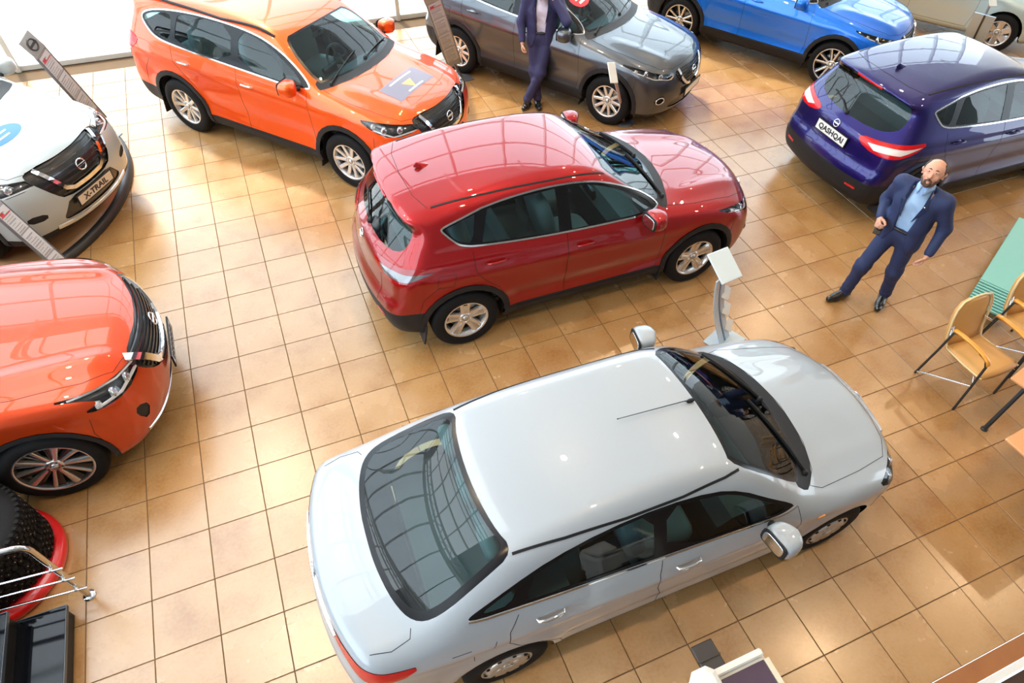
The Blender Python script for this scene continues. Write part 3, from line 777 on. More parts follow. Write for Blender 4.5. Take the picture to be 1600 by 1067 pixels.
def plate(root, txt, loc, rot, wd=.52, ht=.112, mt=None, size=.085, black_frame=True, sx=1., name='number_plate'):
    mb = MB(); mb.box((0, 0, 0), (wd, .012, ht), bev=.004); o = mb.build(name, mt or M['plate'], root, loc, rot)
    if black_frame:
        f = MB(); t = .010
        for (c, d) in (((0, 0, ht / 2), (wd + t * 2, .016, t)), ((0, 0, -ht / 2), (wd + t * 2, .016, t)), ((wd / 2, 0, 0), (t, .016, ht)), ((-wd / 2, 0, 0), (t, .016, ht))): f.box(c, d)
        f.build('plate_frame', M['plastic'], o)
    if txt: text(txt, size, M['ink'], o, (0, -.0085, -.004), (pi / 2, 0, 0), 'plate_lettering', bold=.0025, sx=sx)
    return o
# ------------------------------------------------------------------ outlines of the car types (metres; x forward from mid-wheelbase, z up)
def seams_of(sp, extra=()):
    L = [([p for p in sp2(sp['front_door'][:sp['fd_n']])], SIDE), ([p for p in sp2(sp['rear_door'])], SIDE)]
    h = sp['hood']; L.append(([(a, b, 0) for a, b in h], TOP)); return L + list(extra)
QASH = dict(wb=2.646, R=.348, tw=.215, ra=.402, arch_trim=.462, W=.90, hub_y=.785, k=.11, cf=.30, cw=.22, cr=.16, crown=.075, crown_h=.08, wedge=.035,
    sil=[(2.08, .20), (2.17, .27), (2.215, .40), (2.225, .54), (2.205, .68), (2.17, .80), (2.09, .90), (1.95, .96), (1.65, 1.02), (1.30, 1.065), (1.06, 1.095), (.90, 1.15), (.60, 1.315), (.36, 1.45), (.16, 1.545), (-.08, 1.598), (-.40, 1.625), (-.80, 1.622), (-1.25, 1.588), (-1.62, 1.535), (-1.84, 1.488), (-1.84, 1.46), (-1.72, 1.40), (-1.88, 1.20), (-1.98, 1.07), (-2.055, 1.00), (-2.07, .88), (-2.085, .74), (-2.14, .66), (-2.155, .50), (-2.11, .33), (-2.0, .22), (-1.0, .19), (1.0, .19)],
    plan=[(-2.5, .74), (-2.16, .79), (-1.9, .855), (-1.5, .895), (-.8, .900), (.6, .900), (1.3, .900), (1.7, .885), (2.0, .845), (2.2, .78), (2.5, .68)],
    tum=[(-.2, .07), (.20, .06), (.36, .025), (.55, .012), (.80, .0), (.93, .008), (1.02, .030), (1.07, .055), (1.10, .075), (1.30, .165), (1.50, .265), (1.65, .35), (2.1, .6)],
    flare=[(1.323, .35, .43, .016, .07), (-1.323, .35, .43, .020, .08)],
    crease=[(.88, -.035, .016, .055, -1.6, 1.0), (.52, .0, -.020, .09, -.85, .85), (.36, .0, .012, .05, -.9, .9)],
    bulge=[(.95, 2.1, .60, .42, .020)],
    front_door=[(-.27, 1.11), (-.27, .37), (.80, .37), (.835, .52), (.82, .85), (.79, 1.05)], fd_n=6,
    rear_door=[(-.27, 1.11), (-.27, .37), (-.86, .37), (-.885, .52), (-.98, .70), (-1.13, .84), (-1.205, .96), (-1.215, 1.14)],
    hood=[(1.10, 0), (1.05, .35), (.96, .60), (.90, .735), (1.25, .745), (1.70, .70), (1.93, .62), (2.045, .45), (2.09, .25), (2.10, 0)],
    cowl=[(.93, 0), (.89, .35), (.80, .58), (.74, .70), (.86, .77), (.90, .735), (.96, .60), (1.05, .35), (1.10, 0)],
    windshield=[(.985, 0), (.945, .35), (.86, .58), (.79, .705), (.20, .565), (.245, .35), (.265, 0)],
    roof=[(.24, 0), (.22, .35), (.175, .565), (-.5, .60), (-1.60, .585), (-1.82, .60), (-1.83, 0)],
    tailgate=[(0, .58), (.50, .58), (.54, .74), (.53, .95), (.64, 1.06), (.71, 1.2), (.62, 1.42), (.58, 1.47), (0, 1.50)],
    fbump=[(1.70, .10), (1.70, .62), (1.85, .70), (2.4, .72), (2.4, .10)], rbump=[(-1.70, .10), (-1.72, .72), (-1.95, .80), (-2.4, .80), (-2.4, .10)],
    dlo=[(.79, 1.075), (.765, 1.12), (.52, 1.28), (.26, 1.41), (.02, 1.485), (-.35, 1.515), (-.75, 1.508), (-1.06, 1.475), (-1.12, 1.46), (-1.42, 1.395), (-1.47, 1.375), (-1.44, 1.335), (-1.36, 1.25), (-1.30, 1.21), (-1.15, 1.175), (-.3, 1.105)],
    front_side_window=[(.70, 1.10), (.66, 1.165), (.44, 1.29), (.22, 1.395), (.0, 1.46), (-.20, 1.482), (-.21, 1.482), (-.215, 1.125), (-.20, 1.12)],
    rear_side_window=[(-.36, 1.13), (-.345, 1.13), (-.34, 1.488), (-.36, 1.49), (-.75, 1.482), (-1.00, 1.455), (-1.02, 1.45), (-1.11, 1.205), (-1.10, 1.195)],
    quarter_window=[(-1.20, 1.215), (-1.14, 1.43), (-1.15, 1.432), (-1.41, 1.375), (-1.43, 1.365), (-1.35, 1.265), (-1.29, 1.235)],
    rear_window=[(0, 1.09), (.40, 1.095), (.58, 1.13), (.655, 1.20), (.60, 1.38), (.54, 1.44), (0, 1.45)],
    headlamp=[(2.11, .46, .80), (2.06, .50, .715), (1.90, .74, .765), (1.70, .86, .84), (1.46, .90, .945), (1.72, .86, .925), (1.95, .72, .86)], hl_d=(-.60, -.70, -.38),
    tail_lamp=[(-2.06, .40, 1.03), (-2.06, .40, .96), (-2.00, .60, .90), (-1.85, .78, .91), (-1.66, .86, .98), (-1.50, .88, 1.09), (-1.75, .84, 1.09), (-1.95, .68, 1.05)], tl_d=(.62, -.75, -.15),
    tail_white=[(-2.04, .52, .99), (-2.0, .60, .94), (-1.82, .82, .965), (-1.6, .89, 1.05), (-1.80, .82, 1.03)],
    projectors=[(1.99, .62, .795, .045, 0), (1.82, .78, .84, .05, 0), (1.7, .86, .87, .03, 1)], drl=[([(2.06, .52, .735), (1.92, .74, .785), (1.66, .88, .87)], .014)],
    grille=[(0, .835), (.34, .84), (.46, .80), (.36, .68), (.24, .585), (0, .575)], slats=(.62, .66, .70, .74, .78, .815),
    lower_grille=[(0, .46), (.40, .46), (.54, .42), (.50, .34), (0, .32)], fog_recess=[(.62, .55), (.74, .57), (.78, .47), (.66, .44)],
    chrome_front=[([(2, .36, .835), (2, .30, .70), (2, .20, .615), (2, .10, .59)], .045)],
    clad=(.40, .58, .30), dlo_chrome='full',
    roof_line=[(.20, .575, 0), (.08, .585, 0), (-.1, .592, 0), (-.4, .598, 0), (-1.0, .588, 0), (-1.50, .565, 0)],
    handles=((-.08, .96), (-1.00, 1.01)), chrome_handles=False, mirror=(.62, .985, 1.125), mirror_in=.80,
    wipers=[(.93, .05, .80, .60), (.90, -.62, .80, .02)], rear_wiper=[(-2, 0, 1.10), (-2, .16, 1.16), (-2, .36, 1.19)],
    aerial='fin', aerial_x=-1.38, badge_f=.73, badge_r=.98, cab=(.36, -.02), dash_x=.60, flaps=True)
QASH['seams'] = seams_of(QASH, [([(0, .54, .60), (0, .545, .74), (0, .53, .93), (0, .63, 1.05)], REAR), ([(-1.62, 0, 0), (-1.60, .35, 0), (-1.53, .56, 0)], TOP), ([(0, 0, .745), (0, .50, .75)], REAR),
    ([(1.72, 0, .76), (1.70, 0, .60), (1.72, 0, .52)], SIDE), ([(-1.55, 0, .88), (-1.72, 0, .74), (-1.78, 0, .55)], SIDE), ([(-1.40, 0, .985), (-1.57, 0, .99), (-1.585, 0, .86), (-1.43, 0, .85), (-1.40, 0, .985)], SIDE)])
XTR = dict(wb=2.705, R=.362, tw=.225, ra=.425, arch_trim=.485, W=.91, hub_y=.795, k=.11, cf=.26, cw=.22, cr=.12, crown=.06, crown_h=.07, wedge=.02,
    sil=[(2.16, .21), (2.26, .30), (2.30, .45), (2.31, .60), (2.30, .76), (2.26, .90), (2.17, 1.00), (2.00, 1.055), (1.70, 1.105), (1.40, 1.145), (1.22, 1.17), (1.06, 1.225), (.80, 1.375), (.58, 1.51), (.38, 1.61), (.12, 1.665), (-.25, 1.695), (-.8, 1.70), (-1.4, 1.675), (-1.9, 1.62), (-2.06, 1.59), (-2.06, 1.56), (-1.99, 1.52), (-2.10, 1.34), (-2.20, 1.15), (-2.25, 1.08), (-2.28, .95), (-2.30, .78), (-2.35, .68), (-2.36, .50), (-2.31, .34), (-2.2, .23), (-1.0, .20), (1.0, .20)],
    plan=[(-2.6, .76), (-2.36, .80), (-2.1, .86), (-1.6, .905), (-.8, .91), (.6, .91), (1.4, .91), (1.8, .895), (2.1, .855), (2.3, .79), (2.6, .68)],
    tum=[(-.2, .06), (.20, .05), (.36, .02), (.60, .008), (.88, .0), (1.02, .008), (1.10, .028), (1.16, .052), (1.20, .072), (1.40, .150), (1.58, .235), (1.72, .31), (2.1, .55)],
    flare=[(1.3525, .36, .45, .016, .07), (-1.3525, .36, .45, .018, .08)],
    crease=[(.97, -.025, .014, .055, -1.9, 1.1), (.58, .0, -.020, .10, -.85, .85), (.38, .0, .012, .05, -.9, .9)], bulge=[(1.0, 2.2, .58, .44, .018)],
    front_door=[(-.20, 1.19), (-.20, .36), (.85, .36), (.895, .55), (.89, .9), (.87, 1.12)], fd_n=6,
    rear_door=[(-.20, 1.19), (-.20, .36), (-.86, .36), (-.885, .54), (-.98, .74), (-1.16, .90), (-1.25, 1.02), (-1.27, 1.21)],
    hood=[(1.24, 0), (1.20, .35), (1.11, .60), (1.03, .74), (1.4, .755), (1.85, .70), (2.03, .63), (2.14, .45), (2.19, .25), (2.20, 0)],
    cowl=[(1.09, 0), (1.05, .35), (.965, .60), (.90, .725), (1.0, .775), (1.03, .74), (1.11, .60), (1.20, .35), (1.24, 0)],
    windshield=[(1.145, 0), (1.10, .35), (1.015, .60), (.945, .725), (.42, .60), (.455, .35), (.475, 0)],
    roof=[(.45, 0), (.43, .35), (.39, .60), (-.5, .64), (-1.9, .62), (-2.1, .64), (-2.1, 0)],
    tailgate=[(0, .66), (.56, .66), (.60, .80), (.60, .98), (.68, 1.10), (.74, 1.3), (.66, 1.52), (.60, 1.58), (0, 1.62)],
    fbump=[(1.78, .10), (1.78, .66), (1.92, .78), (2.5, .78), (2.5, .10)], rbump=[(-1.85, .10), (-1.87, .76), (-2.05, .84), (-2.6, .84), (-2.6, .10)],
    dlo=[(.90, 1.135), (.87, 1.19), (.66, 1.335), (.44, 1.465), (.20, 1.545), (-.2, 1.585), (-.8, 1.590), (-1.3, 1.555), (-1.62, 1.495), (-1.74, 1.42), (-1.66, 1.32), (-1.52, 1.235), (-1.3, 1.20), (-.3, 1.165)],
    front_side_window=[(.80, 1.155), (.75, 1.23), (.56, 1.355), (.38, 1.45), (.16, 1.52), (-.145, 1.555), (-.155, 1.185)],
    rear_side_window=[(-.27, 1.185), (-.26, 1.562), (-.8, 1.565), (-1.08, 1.545), (-1.14, 1.48), (-1.19, 1.215)],
    quarter_window=[(-1.27, 1.225), (-1.20, 1.53), (-1.42, 1.505), (-1.60, 1.465), (-1.69, 1.41), (-1.61, 1.325), (-1.48, 1.25)],
    rear_window=[(0, 1.15), (.42, 1.155), (.60, 1.18), (.68, 1.26), (.63, 1.46), (.56, 1.53), (0, 1.545)],
    headlamp=[(2.20, .50, .93), (2.16, .53, .84), (1.98, .78, .82), (1.80, .89, .90), (1.62, .92, 1.02), (1.80, .89, 1.02), (2.05, .74, .98)], hl_d=(-.62, -.70, -.35),
    tail_lamp=[(-2.24, .56, 1.10), (-2.25, .60, .98), (-2.12, .80, .95), (-1.98, .86, 1.00), (-1.86, .885, 1.12), (-1.93, .86, 1.20), (-2.1, .74, 1.20)], tl_d=(.62, -.75, -.12),
    tail_white=[(-2.20, .66, 1.0), (-2.12, .80, .95), (-1.98, .86, 1.00), (-2.06, .80, 1.03)],
    projectors=[(2.06, .68, .90, .045, 0), (1.92, .82, .92, .045, 0), (1.80, .88, .96, .03, 1)], drl=[([(2.18, .53, .86), (2.0, .77, .84), (1.8, .9, .92)], .018)],
    grille=[(0, .975), (.46, .985), (.55, .95), (.52, .86), (.42, .70), (.34, .62), (0, .61)], slats=(.66, .71, .76, .81, .86, .91),
    lower_grille=[(0, .60), (.32, .60), (.40, .50), (.46, .43), (.40, .39), (0, .38)], fog_recess=[(.58, .575), (.755, .61), (.775, .535), (.60, .51)],
    chrome_front=[([(2, .42, .97), (2, .35, .83), (2, .285, .715), (2, .20, .675), (2, 0, .67)], .05)],
    chrome_low=[([(2, 0, .335), (2, .35, .345), (2, .55, .37)], .05)],
    clad=(.40, .52, .36), dlo_chrome='full', tinted=False, rails=[(.34, .62, 0), (.15, .65, 0), (-.4, .675, 0), (-1.2, .665, 0), (-1.75, .64, 0)],
    handles=((-.03, 1.0), (-1.06, 1.03)), mirror=(.74, 1.0, 1.20), mirror_in=.80,
    wipers=[(1.08, .05, .95, .62), (1.06, -.62, .95, .02)], aerial='fin', aerial_x=-1.6, badge_f=.82, cab=(.42, .04), dash_x=.72, flaps=True)
XTR['seams'] = seams_of(XTR, [([(0, .60, .66), (0, .60, .80), (0, .60, .96), (0, .67, 1.09)], REAR), ([(1.80, 0, .82), (1.78, 0, .66), (1.80, 0, .56)], SIDE), ([(-1.72, 0, .94), (-1.87, 0, .78), (-1.95, 0, .6)], SIDE)])
MUR = dict(XTR, wb=2.825, R=.380, tw=.235, ra=.432, arch_trim=.475, W=.955, hub_y=.83, cf=.30, cr=.14, wedge=.02,
    sil=[(2.24, .24), (2.34, .32), (2.375, .45), (2.385, .60), (2.37, .76), (2.33, .90), (2.24, .985), (2.05, 1.03), (1.75, 1.075), (1.45, 1.11), (1.25, 1.135), (1.06, 1.19), (.80, 1.33), (.58, 1.46), (.38, 1.56), (.12, 1.63), (-.25, 1.675), (-.8, 1.68), (-1.4, 1.64), (-1.9, 1.56), (-2.06, 1.52), (-2.06, 1.49), (-2.0, 1.46), (-2.16, 1.28), (-2.30, 1.10), (-2.36, 1.02), (-2.40, .9), (-2.42, .76), (-2.46, .66), (-2.46, .5), (-2.40, .34), (-2.2, .23), (-1.0, .20), (1.0, .20)],
    plan=[(-2.7, .78), (-2.46, .83), (-2.1, .91), (-1.6, .95), (-.8, .945), (.6, .945), (1.4, .955), (1.85, .945), (2.15, .90), (2.4, .82), (2.7, .70)],
    flare=[(1.4125, .375, .45, .022, .09), (-1.4125, .375, .45, .024, .09)], bulge=[(1.0, 2.25, .66, .52, .030)],
    rear_door=[(-.20, 1.17), (-.20, .36), (-.90, .36), (-.93, .54), (-1.03, .74), (-1.20, .90), (-1.28, 1.02), (-1.3, 1.19)],
    hood=[(1.27, 0), (1.23, .35), (1.13, .62), (1.05, .77), (1.45, .79), (1.90, .74), (2.10, .66), (2.22, .46), (2.27, .25), (2.28, 0)],
    cowl=[(1.11, 0), (1.07, .35), (.985, .60), (.92, .755), (1.02, .80), (1.05, .77), (1.13, .62), (1.23, .35), (1.27, 0)],
    windshield=[(1.165, 0), (1.12, .35), (1.035, .60), (.965, .745), (.42, .60), (.455, .35), (.475, 0)],
    headlamp=[(2.30, .50, .93), (2.26, .55, .84), (2.12, .74, .79), (1.90, .885, .82), (1.83, .90, .855), (1.95, .885, .885), (1.95, .88, .925), (1.66, .915, 1.02), (1.96, .86, .975), (2.18, .70, .95)], hl_d=(-.55, -.70, -.45),
    projectors=[(2.19, .66, .86, .042, 0), (2.07, .77, .855, .042, 0), (1.95, .87, .85, .03, 1)], drl=[([(2.27, .53, .905), (2.13, .72, .93), (1.80, .89, .985)], .018), ([(2.25, .56, .855), (2.10, .74, .815), (1.92, .88, .835)], .018)],
    grille=[(0, .94), (.40, .955), (.56, .92), (.55, .80), (.42, .66), (.30, .61), (0, .60)], slats=(.64, .68, .72, .76, .80, .84, .88, .92),
    lower_grille=[(0, .45), (.24, .45), (.32, .42), (.28, .36), (0, .35)], fog_recess=[(.70, .58), (.80, .67), (.835, .60), (.77, .47)],
    chrome_front=[([(2, .53, .945), (2, .44, .82), (2, .36, .69), (2, .27, .635), (2, .12, .615), (2, 0, .615)], .075)],
    chrome_low=[([(2, 0, .30), (2, .40, .305), (2, .62, .33), (2, .80, .375)], .032)], clad=(.36, .46, .285), badge_f=.81)
MUR['seams'] = seams_of(MUR, [([(1.86, 0, .80), (1.83, 0, .66), (1.86, 0, .50)], SIDE)])
SED = dict(wb=2.70, R=.312, tw=.195, ra=.352, arch_trim=None, W=.848, hub_y=.745, k=.10, cf=.36, cw=.22, cr=.22, crown=.055, crown_h=.07, wedge=.015, c4=.5,
    sil=[(2.06, .20), (2.16, .27), (2.20, .38), (2.205, .50), (2.19, .60), (2.15, .69), (2.06, .765), (1.90, .82), (1.60, .89), (1.38, .945), (1.22, .985), (1.08, 1.045), (.80, 1.225), (.58, 1.36), (.40, 1.44), (.20, 1.487), (-.10, 1.512), (-.45, 1.517), (-.85, 1.500), (-1.15, 1.462), (-1.34, 1.42), (-1.55, 1.325), (-1.80, 1.195), (-1.98, 1.115), (-2.12, 1.085), (-2.26, 1.070), (-2.325, 1.045), (-2.345, .99), (-2.365, .90), (-2.38, .80), (-2.41, .72), (-2.42, .56), (-2.40, .38), (-2.34, .27), (-2.2, .21), (-1.0, .18), (1.0, .18)],
    plan=[(-2.7, .72), (-2.42, .745), (-2.15, .795), (-1.7, .835), (-.9, .848), (.6, .848), (1.3, .845), (1.7, .825), (2.0, .78), (2.2, .72), (2.5, .60)],
    tum=[(-.2, .07), (.18, .06), (.32, .025), (.50, .008), (.72, .0), (.86, .008), (.95, .030), (1.0, .052), (1.04, .072), (1.20, .145), (1.38, .235), (1.52, .32), (2.1, .6)],
    flare=[(1.35, .31, .38, .012, .07), (-1.35, .31, .38, .010, .07)],
    crease=[(.83, -.02, .010, .05, -2.1, 1.2), (.45, .0, -.012, .09, -.85, .85)], bulge=[(1.0, 2.05, .56, .46, .010)],
    front_door=[(-.27, 1.02), (-.285, .9), (-.27, .7), (-.20, .5), (-.20, .30), (.82, .30), (.86, .5), (.86, .85), (.83, .97)], fd_n=9,
    rear_door=[(-.27, 1.02), (-.285, .9), (-.27, .7), (-.20, .5), (-.20, .30), (-.92, .30), (-.97, .44), (-1.12, .60), (-1.26, .68), (-1.34, .80), (-1.33, .93), (-1.26, 1.05)],
    hood=[(1.24, 0), (1.20, .35), (1.12, .56), (1.02, .665), (1.12, .70), (1.55, .655), (1.86, .60), (1.99, .45), (2.05, .25), (2.06, 0)],
    cowl=[(1.06, 0), (1.02, .35), (.935, .56), (.86, .655), (.97, .70), (1.02, .665), (1.12, .56), (1.20, .35), (1.24, 0)],
    windshield=[(1.10, 0), (1.06, .35), (.975, .56), (.885, .665), (.28, .54), (.325, .35), (.345, 0)],
    roof=[(.33, 0), (.31, .35), (.26, .54), (-.4, .575), (-1.19, .545), (-1.26, .35), (-1.29, 0)],
    rw_top=True, rear_window=[(-1.30, 0), (-1.27, .35), (-1.20, .545), (-1.42, .60), (-1.72, .655), (-1.86, .61), (-1.94, .45), (-1.985, .2), (-1.99, 0)],
    trunk=[(-1.99, 0), (-1.985, .2), (-1.94, .45), (-1.86, .61), (-1.88, .66), (-2.02, .68), (-2.15, .665), (-2.6, .62), (-2.6, 0)], trunk_r=[(0, .70), (.46, .70), (.52, .86), (.62, .93), (.62, 1.02), (0, 1.04)],
    fbump=[(1.72, .10), (1.72, .56), (1.86, .64), (2.5, .64), (2.5, .10)], rbump=[(-1.73, .10), (-1.75, .66), (-1.95, .74), (-2.6, .74), (-2.6, .10)],
    dlo=[(.80, .985), (.76, 1.03), (.55, 1.17), (.34, 1.30), (.12, 1.375), (-.25, 1.405), (-.65, 1.395), (-1.0, 1.345), (-1.28, 1.26), (-1.50, 1.175), (-1.56, 1.145), (-1.55, 1.13), (-1.42, 1.115), (-.3, 1.055)],
    front_side_window=[(.70, 1.005), (.66, 1.07), (.47, 1.19), (.28, 1.30), (.08, 1.352), (-.225, 1.38), (-.235, 1.07)],
    rear_side_window=[(-.34, 1.08), (-.325, 1.08), (-.32, 1.382), (-.62, 1.375), (-.92, 1.335), (-1.11, 1.285), (-1.12, 1.28), (-1.20, 1.135), (-1.19, 1.125)],
    quarter_window=[(-1.30, 1.145), (-1.235, 1.25), (-1.36, 1.205), (-1.47, 1.16), (-1.44, 1.145)],
    headlamp=[(2.08, .48, .70), (2.06, .50, .60), (1.96, .66, .59), (1.82, .76, .64), (1.66, .80, .755), (1.80, .745, .775), (1.98, .61, .755)], hl_d=(-.60, -.62, -.5),
    tail_lamp=[(-2.36, .36, .955), (-2.37, .38, .90), (-2.30, .58, .84), (-2.18, .74, .80), (-2.02, .80, .82), (-1.88, .815, .93), (-2.05, .78, .935), (-2.22, .66, .95)], tl_d=(.70, -.66, -.25),
    projectors=[(1.96, .60, .68, .05, 0), (1.84, .72, .70, .04, 0)],
    grille=[(0, .715), (.40, .70), (.46, .66), (.34, .54), (0, .53)], slats=(.56, .60, .64, .68), lower_grille=[(0, .44), (.50, .43), (.56, .36), (.50, .29), (0, .28)],
    chrome_front=[([(2, 0, .70), (2, .38, .69)], .03)], clad=None, dlo_chrome='low', belt=[(.82, .98), (.3, 1.012), (-.3, 1.045), (-.9, 1.078), (-1.45, 1.107), (-1.56, 1.125)],
    roof_line=[(.34, .55, 0), (.22, .572, 0), (-.1, .592, 0), (-.5, .594, 0), (-.9, .578, 0), (-1.22, .548, 0)],
    handles=((-.07, .915), (-1.06, .96)), mirror=(.56, .955, 1.02), mirror_in=.77, wipers=[(1.06, .05, .86, .58), (1.03, -.58, .88, .02)], aerial='rod', aerial_x=.30, badge_f=.62, badge_r=.96, cab=(.27, -.02), dash_x=.56, flaps=False)
def _chrome_boot(ct):
    mb = MB(); ct.sh.strip(mb, [(-2, 0, .905), (-2, .44, .895)], REAR, .03, .012); ct.N('boot_trim', mb.mesh('boot_trim', M['chrome']))
    mb = MB(); ct.sh.strip(mb, [(1.02, 0, .80), (1.08, 0, .80)], SIDE, .022, .006, step=.02); ct.N('side_marker', mb.mesh('side_marker', M['amber']))
SED['extra'] = [_chrome_boot]
SED['seams'] = seams_of(SED, [([(-1.88, .63, 0), (-1.9, .68, 0), (-2.02, .70, 0), (-2.14, .67, 0)], TOP), ([(1.74, 0, .62), (1.72, 0, .56), (1.74, 0, .42)], SIDE),
    ([(-1.58, 0, .90), (-1.70, 0, .905)], SIDE), ([(-1.57, 0, .80), (-1.57, 0, .72)], SIDE), ([(-1.42, 0, .90), (-1.44, 0, .83)], SIDE)])

def zscale(sp, k, z0=.45):
    """stretch everything above z0 a little (taller bonnet and cabin)"""
    f = lambda z: z if z < z0 else z0 + (z - z0) * k
    o = dict(sp)
    for n in ('sil', 'tum', 'front_door', 'rear_door', 'fbump', 'rbump', 'dlo', 'front_side_window', 'rear_side_window', 'quarter_window', 'tailgate', 'rear_window', 'grille', 'lower_grille', 'fog_recess'):
        if n in o: o[n] = [(f(a), b) if n == 'tum' else (a, f(b)) for a, b in o[n]]
    for n in ('headlamp', 'tail_lamp', 'tail_white'): o[n] = [(a, b, f(c)) for a, b, c in o[n]]
    o['projectors'] = [(a, b, f(c), r, q) for a, b, c, r, q in o['projectors']]
    for n in ('drl', 'chrome_front', 'chrome_low', 'seams'):
        if n in o: o[n] = [([(a, b, f(c)) for a, b, c in p], w_) for p, w_ in o[n]]
    o['slats'] = [f(z) for z in o['slats']]; o['handles'] = [(a, f(b)) for a, b in o['handles']]; o['mirror'] = (o['mirror'][0], o['mirror'][1], f(o['mirror'][2])); o['badge_f'] = f(o['badge_f'])
    o['crease'] = [(f(c[0]),) + tuple(c[1:]) for c in o['crease']]
    if 'rear_wiper' in o: o['rear_wiper'] = [(a, b, f(c)) for a, b, c in o['rear_wiper']]
    return o
MUR = zscale(MUR, 1.07)
def _brake_lamp(ct):
    mb = MB(); ct.sh.strip(mb, [(-2, -.20, 1.462), (-2, .20, 1.462)], REAR, .022, .006, mirror=False); ct.N('high_brake_lamp', mb.mesh('high_brake_lamp', M['red_lens']))
    for sd in (1, -1):
        p, n = ct.sh.at((2, .70, .50), FRONT); mb = MB(); R3 = frame(n)
        mb.tube([R3 @ Vector((.068 * cos(a), -.006, .045 * sin(a))) for a in np.linspace(0, 2 * pi, 25)[:-1]], .009, 6, closed=True)
        if sd < 0: mb.v = [(a, -b, c) for a, b, c in mb.v]; mb.f = [f[::-1] for f in mb.f]
        ct.N('fog_lamp_ring', mb.mesh('fog_lamp_ring', M['chrome']), None, (p.x, p.y * sd, p.z))
        mb = MB(); ct.sh.strip(mb, [(-2, .50, .47), (-2, .64, .47)], REAR, .03, .004, mirror=False)
        if sd < 0: mb.v = [(a, -b, c) for a, b, c in mb.v]; mb.f = [f[::-1] for f in mb.f]
        ct.N('rear_reflector', mb.mesh('rear_reflector', M['red_lens']))
QASH['extra'] = [_brake_lamp]
# ------------------------------------------------------------------ the hall: tiled floor, glass wall, ceiling, other walls
T = .452
def tile_mat():
    mt, n, b = nodes_mat('floor_tile_glaze')
    tc = n.nodes.new('ShaderNodeTexCoord'); oi = n.nodes.new('ShaderNodeObjectInfo')
    ge = n.nodes.new('ShaderNodeNewGeometry')
    n1 = n.nodes.new('ShaderNodeTexNoise'); n1.inputs['Scale'].default_value = 2.6; n1.inputs['Detail'].default_value = 4; n1.inputs['Roughness'].default_value = .5
    n2 = n.nodes.new('ShaderNodeTexNoise'); n2.inputs['Scale'].default_value = 38; n2.inputs['Detail'].default_value = 3
    ml = n.nodes.new('ShaderNodeMath'); ml.operation = 'MULTIPLY_ADD'; ml.inputs[1].default_value = .35
    ad = n.nodes.new('ShaderNodeVectorMath'); ad.operation = 'MULTIPLY_ADD'; ad.inputs[1].default_value = (37, 19, 11)
    cb = n.nodes.new('ShaderNodeCombineXYZ')
    for k in range(3): n.links.new(oi.outputs['Random'], cb.inputs[k])
    n.links.new(cb.outputs[0], ad.inputs[0]); n.links.new(ge.outputs['Position'], ad.inputs[2])
    n.links.new(ad.outputs[0], n1.inputs['Vector']); n.links.new(ge.outputs['Position'], n2.inputs['Vector'])
    n.links.new(n2.outputs['Fac'], ml.inputs[0]); n.links.new(n1.outputs['Fac'], ml.inputs[2])
    cr = n.nodes.new('ShaderNodeValToRGB'); e = cr.color_ramp.elements
    e[0].position = .40; e[0].color = (.33, .150, .042, 1); e[1].position = 1.05 if False else 1.0; e[1].color = (.50, .295, .130, 1)
    x = e.new(.66); x.color = (.435, .240, .092, 1)
    n.links.new(ml.outputs[0], cr.inputs[0]); n.links.new(cr.outputs[0], b.inputs['Base Color'])
    rr = n.nodes.new('ShaderNodeMapRange'); rr.inputs[3].default_value = .20; rr.inputs[4].default_value = .32
    n.links.new(n1.outputs['Fac'], rr.inputs[0]); n.links.new(rr.outputs[0], b.inputs['Roughness'])
    bp = n.nodes.new('ShaderNodeBump'); bp.inputs['Strength'].default_value = .12; bp.inputs['Distance'].default_value = .004
    n.links.new(n2.outputs['Fac'], bp.inputs['Height'])
    b.inputs['IOR'].default_value = 1.9
    return mt
M['tile'] = tile_mat()
M['grout'] = mat('grout', (.13, .075, .035), .9)
IX0, IX1, JY0, JY1 = -11, 50, -16, 9           # tile columns / rows (y = -row * T)
fx0, fx1, fy0, fy1 = IX0 * T, IX1 * T, -(JY1 + 1) * T, WALL_Y
mb = MB(); mb.box(((fx0 + fx1) / 2, (fy0 + fy1) / 2, -.053), (fx1 - fx0, fy1 - fy0, .10))
FLOOR = mb.build('floor', M['grout']); tag(FLOOR, 'beige square-tiled showroom floor with brown joints', kind='structure')
def tile_geo(mb, c, s):
    h = s / 2; k = .0018
    vs = [(c[0] + a * q, c[1] + b * q, z) for (q, z) in ((h, -.012), (h, -.0032), (h - k, 0)) for a, b in ((-1, -1), (1, -1), (1, 1), (-1, 1))]
    fs = [(8, 9, 10, 11)] + [(r * 4 + i, r * 4 + (i + 1) % 4, r * 4 + 4 + (i + 1) % 4, r * 4 + 4 + i) for r in range(2) for i in range(4)]
    mb.add(vs, fs)
tm = MB(); tile_geo(tm, (0, 0), T - .0065); TILE = tm.mesh('tile', M['tile'])
TILES = [(i, j) for i in range(IX0, IX1) for j in range(JY0, JY1 + 1)]

